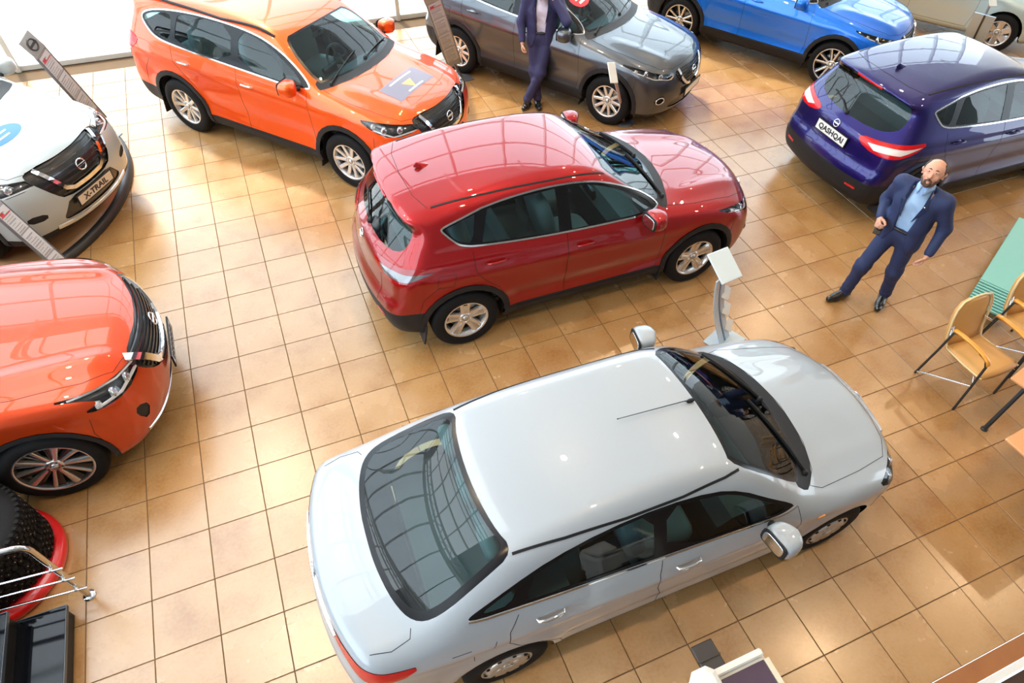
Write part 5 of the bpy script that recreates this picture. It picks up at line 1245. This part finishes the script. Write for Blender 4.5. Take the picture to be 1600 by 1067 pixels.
# ------------------------------------------------------------------ people: each surface grown from tapered limbs, then polished
def field(P, caps, k):
    """smooth union of round cones (a, b, ra, rb) and ellipsoids (c, radii, None)"""
    out = None
    for c in caps:
        if c[2] is None:
            q = (P - np.array(c[0])) / np.array(c[1]); l = np.sqrt((q * q).sum(-1)); d = (l - 1) * min(c[1])
        else:
            a, b, ra, rb = np.array(c[0], float), np.array(c[1], float), c[2], c[3]; sq = c[4] if len(c) > 4 else None
            ab = b - a; t = np.clip(((P - a) @ ab) / (ab @ ab + 1e-12), 0, 1); v = P - a - t[..., None] * ab
            if sq is not None:        # flattened cross-section: squash factor along a direction
                dv = np.array(sq[0], float); dv = dv / np.linalg.norm(dv); v = v + (v @ dv)[..., None] * dv * (sq[1] - 1)
            d = np.sqrt((v * v).sum(-1)) - (ra + (rb - ra) * t)
        if out is None: out = d
        else: h = np.maximum(k - np.abs(out - d), 0) / k; out = np.minimum(out, d) - h * h * k * .25
    return out
def grow(name, caps, k, h, mt, parent, cuts=(), fn=None, smooth=True, sparse=False):
    lo = np.full(3, 1e9); hi = -lo
    for c in caps:
        if c[2] is None: lo = np.minimum(lo, np.array(c[0]) - c[1]); hi = np.maximum(hi, np.array(c[0]) + c[1])
        else:
            for p, r in ((c[0], c[2]), (c[1], c[3])): lo = np.minimum(lo, np.array(p) - r); hi = np.maximum(hi, np.array(p) + r)
    lo -= 3 * h + k * .3; hi += 3 * h + k * .3
    def f(P):
        d = field(P, caps, k)
        if fn: d = fn(P, d)
        for (p, n) in cuts: d = np.maximum(d, (P - np.array(p, float)) @ (np.array(n, float) / np.linalg.norm(n)))
        return d
    ax = [np.arange(lo[i], hi[i] + h, h) for i in range(3)]
    if sparse:          # evaluate the fine grid only near the surface
        q_ = 4; n = [len(a) for a in ax]; cx2 = [a[::q_] for a in ax]; Fc = f(np.stack(np.meshgrid(*cx2, indexing='ij'), -1))
        F = np.repeat(np.repeat(np.repeat(Fc, q_, 0), q_, 1), q_, 2)[:n[0], :n[1], :n[2]].copy()
        I_ = np.argwhere(np.abs(F) < h * q_ * 1.9); F[tuple(I_.T)] = f(np.stack([ax[i][I_[:, i]] for i in range(3)], -1))
    else: F = f(np.stack(np.meshgrid(*ax, indexing='ij'), -1))
    sg = F < 0; n = F.shape
    c = np.zeros((n[0] - 1, n[1] - 1, n[2] - 1), int)
    cor = [(i, j, q) for i in (0, 1) for j in (0, 1) for q in (0, 1)]
    for (i, j, q) in cor: c += sg[i:n[0] - 1 + i, j:n[1] - 1 + j, q:n[2] - 1 + q]
    act = (c > 0) & (c < 8); idx = -np.ones(act.shape, int); I = np.argwhere(act); idx[act] = np.arange(len(I))
    acc = np.zeros((len(I), 3)); cnt = np.zeros(len(I))
    for p in range(8):
        for q in range(p + 1, 8):
            a, b = np.array(cor[p]), np.array(cor[q])
            if np.abs(a - b).sum() != 1: continue
            fa = F[tuple((I + a).T)]; fb = F[tuple((I + b).T)]; cr = (fa < 0) != (fb < 0); t = np.where(cr, fa / np.where(cr, fa - fb, 1), 0)
            acc += np.where(cr[:, None], a + (b - a) * t[:, None], 0); cnt += cr
    V = (I + acc / np.maximum(cnt, 1)[:, None]) * h + np.array([a[0] for a in ax]); fc = []
    for x in range(3):
        u, v = (x + 1) % 3, (x + 2) % 3; s0 = [slice(None)] * 3; s1 = [slice(None)] * 3; s0[x] = slice(0, -1); s1[x] = slice(1, None)
        A, B = sg[tuple(s0)], sg[tuple(s1)]; E = np.argwhere(A != B); q = []
        E = E[(E[:, u] > 0) & (E[:, v] > 0) & (E[:, u] < n[u] - 1) & (E[:, v] < n[v] - 1)]
        for (du, dv) in ((1, 1), (0, 1), (0, 0), (1, 0)):
            e = E.copy(); e[:, u] -= du; e[:, v] -= dv; q.append(idx[tuple(e.T)])
        q = np.stack(q, 1); ins = A[tuple(E.T)]; q[~ins] = q[~ins][:, ::-1]; fc.append(q)
    fc = np.vstack(fc)
    me = bpy.data.meshes.new(name); me.from_pydata(V.tolist(), [], fc.tolist()); me.materials.append(mt)
    me.polygons.foreach_set('use_smooth', [smooth] * len(fc)); me.update()
    return link(name, me, parent)
M['skin'] = mat('skin', (.66, .34, .235), .48, noise=.06, nscale=20)
M['suit'] = mat('navy_suit', (.018, .032, .105), .72, bump=.2, bscale=260, noise=.1, nscale=9)
M['suit2'] = mat('violet_navy_suit', (.022, .022, .085), .72, bump=.2, bscale=260, noise=.1, nscale=9)
M['shirt'] = mat('light_blue_shirt', (.34, .52, .80), .7, noise=.08, nscale=14)
M['shirt2'] = mat('lilac_shirt', (.60, .55, .68), .7, noise=.12, nscale=16)
M['hair'] = mat('dark_hair', (.045, .026, .018), .6, bump=.4, bscale=150)
M['beard'] = mat('beard', (.10, .052, .035), .7, bump=.3, bscale=200)
M['shoe'] = mat('black_shoe', (.010, .010, .012), .25, coat=.4)
M['eye'] = mat('eye_white', (.75, .72, .70), .25)
M['iris'] = mat('iris', (.03, .02, .015), .2)
M['belt'] = mat('belt_leather', (.012, .011, .012), .35)
A_ = np.array
def head(root, body, c, yaw, pitch, roll, bald=True):
    """head caps in a head frame (x forward, z up, origin mid-skull) moved to c; returns the transform"""
    R3 = Matrix.Rotation(yaw, 3, 'Z') @ Matrix.Rotation(pitch, 3, 'Y') @ Matrix.Rotation(roll, 3, 'X'); Rn = A_([list(r) for r in R3]); c = A_(c, float)
    tr = lambda p: tuple(c + Rn @ A_(p, float)); return tr, R3
def face(root, tr, R3, hair_back, bald, beard):
    e = []
    hd = [(tr((-.005, 0, .035)), tr((.0, 0, .03)), .092, .092), (tr((.012, 0, .045)), tr((-.035, 0, .045)), .083, .088), (tr((.03, 0, -.02)), tr((.045, 0, -.075)), .066, .046), (tr((.052, .0, -.088)), tr((.058, 0, -.092)), .030, .026),
          (tr((.083, 0, .018)), tr((.112, 0, -.022)), .010, .015), (tr((.098, .011, -.027)), tr((.098, -.011, -.027)), .010, .010), (tr((.07, .033, .028)), tr((.07, -.033, .028)), .024, .024),
          (tr((.058, .044, -.022)), tr((.05, .05, -.03)), .024, .02), (tr((.058, -.044, -.022)), tr((.05, -.05, -.03)), .024, .02), (tr((.082, .018, -.058)), tr((.082, -.018, -.058)), .010, .010), (tr((.081, .016, -.066)), tr((.081, -.016, -.066)), .010, .010)]
    for s in (1, -1): hd += [(tr((-.012, .086 * s, .012)), tr((-.022, .096 * s, .022)), .016, .017), (tr((-.008, .086 * s, -.012)), tr((-.012, .09 * s, -.018)), .010, .010)]
    return hd
def hand_caps(wrist, d, palm_n, thumb_side, curl=.5, s=1.):
    """palm and five separate bent fingers; d: pointing direction, palm_n: palm normal, thumb_side: direction of the thumb's edge"""
    d = A_(d, float); d /= np.linalg.norm(d); n = A_(palm_n, float); n -= d * (n @ d); n /= np.linalg.norm(n); t = np.cross(n, d); t *= np.sign(t @ A_(thumb_side, float)) or 1; w_ = A_(wrist, float)
    L = []
    for q in (-.026, -.009, .009, .024): L.append((tuple(w_ + t * q * .7), tuple(w_ + (d * .085 + t * q) * s), .019 * s, .0125 * s))
    for q, ln, sp in ((.027, .070, .10), (.0095, .080, .03), (-.0085, .074, -.04), (-.026, .058, -.12)):
        p = w_ + (d * .085 + t * q) * s; a = 0.; dd = d + t * sp; dd /= np.linalg.norm(dd)
        for j, fr in enumerate((.42, .33, .25)):
            a += curl * (.55, .8, .6)[j]; v = dd * cos(a) + n * sin(a); p2 = p + v * ln * fr * s; L.append((tuple(p), tuple(p2), (.0098 - .0008 * j) * s, (.009 - .0009 * j) * s)); p = p2
    p = w_ + (d * .022 + t * .026) * s; a = .75 - .25 * curl
    for ln in (.040, .030, .024):
        v = d * cos(a) + t * sin(a) + n * (.25 + curl * .5); v /= np.linalg.norm(v); p2 = p + v * ln * s; L.append((tuple(p), tuple(p2), .0125 * s, .0105 * s)); p = p2; a -= .3
    return L
def person(name, loc, rz, label, J, suit, shirt, hair_kind, phone):
    root = tag(empty(name, loc, rz), label, 'person')
    tr, R3 = head(root, None, J['head'], J['yaw'], J['pitch'], J['roll'])
    neck = A_(J['neck']); sq = ((1, 0, 0), 1.35)
    sk = face(root, tr, R3, 0, 0, 0)
    body = sk + [(tuple(neck), tr((-.02, 0, -.05)), .060, .056), (tuple(neck - A_([0, 0, .05])), tuple(neck), .075, .060)]
    pel = A_(J['pelvis']); ch = A_(J['chest']); up = lambda p: tuple(A_(p))
    body += [(tuple(ch), tuple(neck - A_([0, 0, .05])), .070, .060), (tuple(pel), tuple(ch), .068, .070), (J['sho_l'], J['sho_r'], .044, .044)]
    for nm in ('l', 'r'):
        body += [(J['sho_' + nm], J['elb_' + nm], .042, .038), (J['elb_' + nm], J['wri_' + nm], .038, .029), (tuple(pel), J['hip_' + nm], .06, .06), (J['hip_' + nm], J['kne_' + nm], .066, .050), (J['kne_' + nm], J['ank_' + nm], .048, .036)]
        wv = A_(J['wri_' + nm]); hv = A_(J['hd_' + nm][0], float); body += [(tuple(wv), tuple(wv + hv / np.linalg.norm(hv) * .02), .027, .022)] + hand_caps(*((J['wri_' + nm],) + J['hd_' + nm]))
    o_ = grow('body', body, .011, .0058, M['skin'], root, sparse=True)
    # eyes, brows, mouth
    for s in (1, -1):
        mb = MB(); superbox(mb, tr((.0845, .031 * s, .021)), (.018, .026, .013), R3, 2, 6); ey = mb.build('eye', M['eye'], root)
        mb = MB(); superbox(mb, tr((.0925, .031 * s, .021)), (.006, .011, .011), R3, 2, 5); mb.build('iris', M['iris'], ey)
        mb = MB(); mb.tube([tr((.093, .014 * s, .040)), tr((.094, .03 * s, .046)), tr((.082, .05 * s, .040))], [.004, .005, .003], 6); mb.build('eyebrow', M['hair'], root)
    mb = MB(); mb.tube([tr((.080, .026, -.062)), tr((.0925, .012, -.0615)), tr((.094, 0, -.062)), tr((.0925, -.012, -.0615)), tr((.080, -.026, -.062))], [.002, .005, .0055, .005, .002], 6); mb.build('mouth', mat('lips', (.50, .17, .14), .4), root)
    # hair: a cap over the back and sides, bare on top for the balding man
    hc = [(tr((-.012, 0, .040)), tr((-.03, 0, .035)), .1000, .1000), (tr((-.045, 0, .0)), tr((-.045, 0, -.03)), .078, .066)]
    Rn = A_([list(r) for r in R3]); hcn = A_(J['head'])
    def hf(P, d):
        q = (P - hcn) @ Rn
        x, y, z = q[..., 0], np.abs(q[..., 1]), q[..., 2]
        cut_low = np.where(z < .03, x - .012, x - (.052 if hair_kind == 'full' else .035))
        d = np.maximum(np.maximum(d, cut_low), -.062 - z)
        if hair_kind == 'balding': d = np.maximum(d, np.minimum(np.minimum(z - .068, x + .012), .062 - y))
        return np.maximum(d, np.where((z < .035) & (x > -.03), .078 - y, -1))
    grow('hair', hc, .02, .006, M['hair'], root, fn=hf)
    if hair_kind == 'balding':
        bc = [(tr((.052, 0, -.082)), tr((.062, 0, -.096)), .040, .030), (tr((.0, .060, -.045)), tr((.05, .034, -.090)), .022, .022), (tr((.0, -.060, -.045)), tr((.05, -.034, -.090)), .022, .022), (tr((.088, .026, -.062)), tr((.094, .004, -.048)), .008, .008), (tr((.088, -.026, -.062)), tr((.094, -.004, -.048)), .008, .008), (tr((.088, .026, -.062)), tr((.082, .020, -.085)), .008, .010), (tr((.088, -.026, -.062)), tr((.082, -.020, -.085)), .008, .010)]
        grow('beard', bc, .015, .006, M['beard'], root)
    # clothes
    pel = A_(J['pelvis']); ch = A_(J['chest'])
    trs = [(tuple(pel + A_([0, .07, .03])), tuple(pel + A_([0, -.07, .03])), .115, .115)]
    for nm, s in (('l', 1), ('r', -1)):
        hip, kn, an = A_(J['hip_' + nm]), A_(J['kne_' + nm]), A_(J['ank_' + nm])
        trs += [(tuple(hip), tuple(kn), .098, .072), (tuple(kn), tuple(an + A_([0, 0, .02])), .070, .062)]
    def folds(P, d): return d + .0035 * np.sin(P[..., 2] * 46 + 3 * np.sin(P[..., 0] * 22) + 4 * P[..., 1] * 9) * np.exp(-((P[..., 2] - .46) / .25) ** 2) + .004 * np.sin(P[..., 2] * 70 + P[..., 0] * 30) * (P[..., 2] < .2)
    grow('trousers', trs, .06, .0125, suit, root, fn=folds)
    grow('shirt', [(tuple(pel + A_([.0, .055, .06])), tuple(ch + A_([.012, .07, .0])), .086, .104), (tuple(pel + A_([.0, -.055, .06])), tuple(ch + A_([.012, -.07, .0])), .086, .104), (tuple(ch + A_([0, .0, .08])), tuple(neck + A_([0, 0, -.02])), .12, .068), (tuple(neck + A_([.0, .0, -.03])), tuple(neck + A_([.0, 0, -.012])), .070, .062)], .05, .011, shirt, root, fn=lambda P, d: d + .0025 * np.sin(P[..., 2] * 60 + P[..., 1] * 40))
    mb = MB(); n_ = 21; vs = []          # turned-down shirt collar, open at the throat
    for q in range(n_):
        a = radians(16 + 328 * q / (n_ - 1)); e = abs(q - (n_ - 1) / 2) / ((n_ - 1) / 2); tip = max(0, e - .72) / .28
        for (r, z) in ((.061, .030 - .012 * e), (.070, .034 - .012 * e), (.086 + .006 * tip, -.012 - .045 * tip)): vs.append(tuple(neck + A_([r * cos(a) + .004 + .012 * tip, r * sin(a) * .98, z])))
    mb.add(vs, [(q * 3 + k, q * 3 + k + 1, q * 3 + k + 4, q * 3 + k + 3) for q in range(n_ - 1) for k in range(2)], 0, True)
    o = mb.build('shirt_collar', shirt, root); sm_ = o.modifiers.new('solid', 'SOLIDIFY'); sm_.thickness = .004
    # jacket: torso and sleeves, open in front
    jk = []
    for s in (1, -1): jk += [(tuple(pel + A_([-.01, .085 * s, -.06])), tuple(pel + A_([.0, .08 * s, .18])), .134, .120), (tuple(pel + A_([0, .08 * s, .18])), tuple(ch + A_([.0, .085 * s, .0])), .120, .136)]
    jk += [(tuple(ch + A_([-.01, .10, .07])), tuple(ch + A_([-.01, -.10, .07])), .118, .118), (J['sho_l'], tuple(neck + A_([-.02, .03, -.05])), .072, .070), (J['sho_r'], tuple(neck + A_([-.02, -.03, -.05])), .072, .070)]
    for nm in ('l', 'r'):
        w_ = A_(J['wri_' + nm]); e_ = A_(J['elb_' + nm]); jk += [(J['sho_' + nm], J['elb_' + nm], .076, .060), (J['elb_' + nm], tuple(w_ + (e_ - w_) * .10), .058, .047)]
    top_w, bot_w = J.get('open', (.055, .12))
    def jf(P, d):
        d = d + .002 * np.sin(P[..., 2] * 40 + P[..., 1] * 25 + P[..., 0] * 30)
        zz = (P[..., 2] - pel[2]) / (neck[2] - pel[2]); w_ = J.get('open_min', .02) + top_w * np.clip((zz - .15) / .85, 0, 1) ** .8 + bot_w * np.clip((.12 - zz) / .5, 0, 1)
        cy = pel[1] + (neck[1] - pel[1]) * np.clip(zz, -.4, 1); cxx = pel[0] + (neck[0] - pel[0]) * np.clip(zz, -.4, 1)
        v = w_ - np.abs(P[..., 1] - cy); v = np.where((P[..., 0] > cxx + .0) & (zz < 1.08) & (np.abs(P[..., 1] - cy) < .2), v, -1)
        d = np.maximum(d, v)
        ncl = np.sqrt((P[..., 0] - neck[0] - .01) ** 2 + (P[..., 1] - neck[1]) ** 2); return np.maximum(d, np.where(P[..., 2] > neck[2] - .06, .080 - ncl, -1))
    grow('jacket', jk, .045, .0115, suit, root, fn=jf, cuts=[(tuple(pel + A_([0, 0, -.16])), (0, 0, -1))] if False else [])
    mb = MB()
    for s in (1, -1):       # lapels
        b0 = ch + A_([.128, .03 * s, -.10]); t0 = neck + A_([.035, .075 * s, .01]); m0 = ch + A_([.135, .085 * s, .06])
        b0 = ch + A_([.135, .055 * s, -.12]); m0 = ch + A_([.135, .095 * s, .05]); mb.add([tuple(b0), tuple(m0 + A_([.004, .035 * s, .02])), tuple(m0 + A_([-.01, .015 * s, .055])), tuple(t0), tuple(m0 + A_([.0, -.01 * s, .02]))], [(0, 1, 2, 3, 4), (4, 3, 2, 1, 0)])
    o = mb.build('lapel', suit, root); sm_ = o.modifiers.new('solid', 'SOLIDIFY'); sm_.thickness = .006
    mb = MB(); mb.tube([tuple(pel + A_([.118 * cos(a), .178 * sin(a), .095])) for a in np.linspace(0, 2 * pi, 25)[:-1]], .014, 6, closed=True); mb.build('belt', M['belt'], root)
    for nm in ('l', 'r'):
        w_ = A_(J['wri_' + nm]); e_ = A_(J['elb_' + nm]); u = (e_ - w_) / np.linalg.norm(e_ - w_)
        mb = MB(); mb.tube([tuple(w_ + u * .012), tuple(w_ + u * .045)], [.036, .040], 14, cap=False); mb.build('shirt_cuff', shirt, root)
        an = A_(J['ank_' + nm]); fd = A_(J['toe_' + nm]) - an; fd[2] = 0; fd /= np.linalg.norm(fd); ft = an + fd * .0; sd = J.get('sole_' + nm)
        toe = A_(J['toe_' + nm]); heel = an - fd * .055; heel[2] = toe[2] if sd is None else sd
        pts = [(tuple(heel + A_([0, 0, .012])), tuple(toe - fd * .08), .040, .046), (tuple(toe - fd * .08), tuple(toe), .046, .036), (tuple(an + A_([0, 0, .02])), tuple(an - A_([0, 0, .03])), .046, .046), (tuple(an + A_([0, 0, -.005])), tuple(toe - fd * .08 + A_([0, 0, .015])), .046, .038)]
        zb = min(toe[2], heel[2]) - .028
        grow('shoe', pts, .03, .0085, M['shoe'], root, cuts=[((0, 0, zb), (0, 0, -1))] if J.get('flat_' + nm, True) else [])
    ph = J['phone']; mb = MB(); mb.box((0, 0, 0), (.072, .009, .15), bev=.004)
    p = mb.build('mobile_phone', M['gloss_black'], None); M4 = Matrix.Translation(root.location) @ Matrix.Rotation(rz, 4, 'Z')
    p.location = (M4 @ Vector(ph[0]))[:]; p.rotation_euler = (Matrix.Rotation(rz, 3, 'Z') @ Matrix((ph[1])).transposed()).to_euler() if False else (ph[1][0], ph[1][1], ph[1][2] + rz)
    tag(p, phone, 'phone')
    return root
# standing man between the white and the navy car (x forward, y to his left)
J1 = dict(pelvis=(-.02, 0, .93), chest=(-.02, -.015, 1.28), neck=(.0, -.02, 1.50), head=(.04, -.02, 1.645), yaw=.10, pitch=-.36, roll=.05,
    sho_l=(-.02, .20, 1.415), elb_l=(-.09, .31, 1.14), wri_l=(.06, .33, .90), sho_r=(-.03, -.23, 1.415), elb_r=(-.12, -.31, 1.14), wri_r=(.12, -.22, 1.06),
    hd_l=((.35, -.10, -1), (.2, -1, 0), (1, 0, 0), .75), hd_r=((1, .25, -.12), (.1, .9, -.3), (0, .3, 1), 1.05),
    hip_l=(-.02, .095, .90), kne_l=(-.05, .13, .49), ank_l=(-.17, .15, .095), hip_r=(-.02, -.095, .90), kne_r=(.14, -.14, .50), ank_r=(.12, -.17, .095),
    toe_l=(.02, .20, .034), toe_r=(.29, -.24, .034), phone=((.22, -.165, 1.02), (radians(70), 0, radians(-75))), open=(.045, .10), open_min=.062)
man = person('person', (7.87, -1.17, 0), radians(200), 'bearded balding man in navy suit and light blue shirt standing by the navy car', J1, M['suit'], M['shirt'], 'balding', 'dark phone in the hand of the bearded man')
mb = MB(); mb.lathe([(0, .004), (.008, .003), (.009, 0)], 10, 'X', (.118, .085, 1.36)); mb.build('lapel_pin', M['chrome'], man)
# man leaning on the grey car, phone at his ear, ankles crossed
J2 = dict(pelvis=(-.10, 0, .95), chest=(-.09, .0, 1.30), neck=(-.05, .0, 1.525), head=(.0, .01, 1.665), yaw=.1, pitch=.1, roll=-.12,
    sho_l=(-.08, .215, 1.44), elb_l=(.12, .36, 1.27), wri_l=(.02, .16, 1.50), sho_r=(-.08, -.215, 1.44), elb_r=(-.06, -.29, 1.15), wri_r=(.06, -.25, .92),
    hd_l=((-.3, -.38, 1), (-.3, -1, -.1), (-.6, .2, .2), .55), hd_r=((.22, .1, -1), (.1, 1, .1), (1, 0, 0), .8),
    hip_l=(-.10, .095, .92), kne_l=(.07, .03, .52), ank_l=(.16, -.14, .12), hip_r=(-.10, -.095, .92), kne_r=(-.01, -.07, .50), ank_r=(.04, .0, .095),
    toe_l=(.24, -.18, .035), toe_r=(.20, .05, .034), phone=((-.03, .115, 1.615), (radians(10), radians(-20), radians(5))), open=(.03, .09), open_min=.055)
person('person', (6.16, 4.04, 0), radians(-120), 'man in violet navy suit leaning on the grey car with crossed ankles, phoning', J2, M['suit2'], M['shirt2'], 'full', 'dark phone held to the ear of the leaning man')
# ------------------------------------------------------------------ the cars on show
PT = dict(
    red=paint_mat('crimson_paint', (.37, .0008, .004), (.11, .0, .0015), .6, .40), orange=paint_mat('orange_paint', (.95, .105, .0), (.72, .022, .0), .55, .42),
    copper=paint_mat('copper_orange_paint', (.58, .050, .0), (.28, .013, .0), .6, .40), white=paint_mat('white_paint_car', (.36, .41, .465), None, 0, .35),
    grey=paint_mat('grey_metallic_paint', (.10, .11, .13), (.05, .055, .065), .8, .34), blue=paint_mat('vivid_blue_paint', (.004, .17, .80), (.001, .06, .36), .5, .36),
    navy=paint_mat('ink_blue_paint', (.007, .002, .13), (.002, .0005, .04), .65, .40), silver=paint_mat('silver_paint', (.50, .60, .60), (.36, .43, .44), .4, .4), pearl=paint_mat('pearl_white_paint', (.38, .42, .43), None, 0, .35))
cq, cx_t, cm, cs = CarType(QASH), CarType(XTR), CarType(MUR), CarType(SED)
H = math.atan2
red, _ = cq.make('car', PT['red'], (4.868, .68), 0.0, 'dark red crossover in the middle of the floor, behind the white sedan', 'split5', 'crossovers on the showroom floor')
wht, wd_ = cs.make('car', PT['white'], (4.095, -2.50), -.010, 'white sedan nearest to the camera with roof aerial', 'cover')
org, od_ = cx_t.make('car', PT['orange'], (2.88, 4.48), -.864, 'bright orange crossover by the window, with black roof rails', 'xten', 'crossovers on the showroom floor')
gry, gd_ = cq.make('car', PT['grey'], (6.82, 4.77), -.967, 'grey metallic crossover with a man leaning on its door', 'ten', 'crossovers on the showroom floor')
blu, _ = cq.make('car', PT['blue'], (10.77, 4.60), -1.0, 'vivid blue crossover behind the grey one', 'q19', 'crossovers on the showroom floor')
nav, nd_ = cq.make('car', PT['navy'], (10.70, .74), .0, 'dark ink blue crossover seen from behind at the right edge', 'ten', 'crossovers on the showroom floor')
xtw, xd_ = cx_t.make('car', PT['pearl'], (-1.54, 4.31), -.64, 'white crossover with orange chrome reflections on the round podium', 'xten', 'crossovers on the showroom floor', zoff=PZ)
mur, md_ = cm.make('car', PT['copper'], (-1.50, .29), .02, 'copper orange crossover with dark turbine wheels at the left edge', 'murano', 'crossovers on the showroom floor')
sil, _ = cs.make('car', PT['silver'], (14.40, 4.66), -.967, 'silvery car at the upper right corner behind the navy one', 'six')
# the red car's newer tail lamps: smoked lens over a silver lower part
M['smoked_red'] = mat('smoked_red_lens', (.30, .004, .006), .1, coat=.8); M['smoked_clear'] = mat('smoked_clear_lens', (.20, .20, .21), .12, metal=.6, coat=.8)
for c in red.children:
    if c.name.startswith('tail_lamp'):
        c.data = c.data.copy(); c.data.materials[0] = M['smoked_red']
        for k in c.children: k.data = k.data.copy(); k.data.materials[0] = M['smoked_clear']
# plates and stickers
def on(ct, d, q): p, n = ct.sh.at(q, d); return p, n
p, n = on(cq, REAR, (-2, 0, .86)); plate(nav, 'QASHQAI', p + n * .010, frame(n).to_euler(), .52, .125, size=.088, sx=1.12)
p, n = on(cq, FRONT, (2, 0, .50)); plate(gry, '', p + n * .012, frame(n).to_euler())
p, n = on(cx_t, FRONT, (2, 0, .535)); plate(xtw, 'X-TRAIL', p + n * .014, frame(n).to_euler(), .54, .115, mat('plate_silver', (.60, .57, .54), .3, metal=.3), .088, sx=1.15)
p, n = on(cm, FRONT, (2, 0, .53)); plate(mur, '', p + n * .03, frame(n).to_euler(), .50, .13, mat('plate_blue', (.55, .60, .72), .35))
o_ = [c for c in mur.children if c.name.startswith('number_plate')][0]
mb = MB()
for k in range(7): mb.box((-.19 + k * .062, -.008, 0), (.036, .004, .062))
mb.build('plate_lettering', M['ink'], o_)
def sticker(ct, root, c, outline, mt, name, d=TOP, lift=.0015, label=None):
    """a thin sticker that follows the panel: triangulated outline traced onto the surface"""
    P_ = np.array(outline, float); cc = P_.mean(0); rings = [cc + (P_ - cc) * t for t in (0.02, .35, .7, 1.0)]; A3 = np.vstack(rings)
    ax = {TOP: (0, 1), FRONT: (1, 2), REAR: (1, 2), SIDE: (0, 2)}[d]; pts = np.zeros((len(A3), 3)); pts[:, ax[0]] = A3[:, 0] + c[0]; pts[:, ax[1]] = A3[:, 1] + c[1]
    Q, N_, h = ct.sh.trace(pts, d); V = Q + N_ * lift; n_ = len(P_); fs = [(r * n_ + i, r * n_ + (i + 1) % n_, (r + 1) * n_ + (i + 1) % n_, (r + 1) * n_ + i) for r in range(3) for i in range(n_)] + [tuple(range(n_ - 1, -1, -1))]
    mb = MB(); mb.add(V.tolist(), fs, 0, True); o = mb.build(name, mt, root)
    if label: o['label'] = label
    return o
M['st_grey'] = mat('sticker_grey', (.22, .21, .28), .5); M['st_blue'] = mat('sticker_blue', (.03, .16, .62), .35); M['st_red'] = mat('sticker_red', (.80, .02, .03), .35); M['st_orange'] = mat('sticker_orange', (.85, .45, .15), .4)
el = lambda a, b, n=24: [(a * cos(t), b * sin(t)) for t in np.linspace(0, 2 * pi, n + 1)[:-1]]
def bar(w_, h_): return [(-w_ / 2, -h_ / 2), (w_ / 2, -h_ / 2), (w_ / 2, h_ / 2), (-w_ / 2, h_ / 2)]
sticker(cx_t, org, (1.72, -.02), [(a, b) for a, b in densify([(-.16, -.36), (.16, -.36), (.16, .36), (-.16, .36), (-.16, -.36)], .08)[:-1]], M['st_grey'], 'hood_sticker', label='grey rectangular hood sticker')
sticker(cx_t, org, (1.76, .0), [(-.07, -.09), (.08, 0), (-.07, .09)], M['st_orange'], 'sticker_triangle', lift=.003)
for k, (dx, w_) in enumerate(((-.10, .44), (.115, .30))): sticker(cx_t, org, (1.72 - dx * 0 + (-.11 if k == 0 else .12), .0), densify([(-.012, -w_ / 2), (.012, -w_ / 2), (.012, w_ / 2), (-.012, w_ / 2), (-.012, -w_ / 2)], .1)[:-1], M['white'], 'sticker_lettering', lift=.003)
sticker(cx_t, xtw, (1.62, -.14), el(.13, .25), M['st_blue'], 'hood_sticker', label='blue oval hood sticker')
for k in range(2): sticker(cx_t, xtw, (1.59 + k * .07, -.14), bar(.022, .22 - k * .06), M['white'], 'sticker_lettering', lift=.003)
sticker(cq, gry, (.42, -.33), el(.16, .20), M['st_red'], 'windshield_sticker', label='round red windshield sticker')
for k in range(4): sticker(cq, gry, (.33 + k * .06, -.33), bar(.03, .26 - abs(k - 1.5) * .06), M['white'], 'sticker_lettering', lift=.003)
# ------------------------------------------------------------------ floor tiles: the 300 that show largest are single pieces, the rest one joined part
bpy.context.view_layer.update()
dg = bpy.context.evaluated_depsgraph_get()
def px(p):
    d = Vector(p) - CAM_POS; c = [sum(CAM_R[i][k] * d[k] for k in range(3)) for i in range(3)]
    return (c[0] / c[2] * F_PX + PPX, c[1] / c[2] * F_PX + PPY, c[2]) if c[2] > .1 else None
cand = []
for (i, j) in TILES:
    seen = 0; c = (i * T + T / 2, -j * T - T / 2)
    for a, b in ((0, 0), (.4, .4), (-.4, .4), (.4, -.4), (-.4, -.4)):
        p = Vector((c[0] + a * T, c[1] + b * T, .0)); q = px(p)
        if q and 0 <= q[0] <= 1600 and 0 <= q[1] <= 1067:
            d = p - CAM_POS; r = S.ray_cast(dg, CAM_POS, d.normalized(), distance=d.length - .03)
            if not r[0]: seen += 1
    q = px((c[0], c[1], 0)); cand.append(((seen / q[2] ** 2 * 1e3 if q else 0), i, j))
cand.sort(reverse=True)
rest = MB()
for k, (sc, i, j) in enumerate(cand):
    c = (i * T + T / 2, -j * T - T / 2)
    if k < 300 and sc > 0:
        o = link('tile', TILE, FLOOR, (c[0], c[1], 0))
    elif c[1] + T / 2 < WALL_Y + .3: tile_geo(rest, c, T - .0065)
tag(rest.build('far_tiles', M['tile'], FLOOR), kind='stuff')
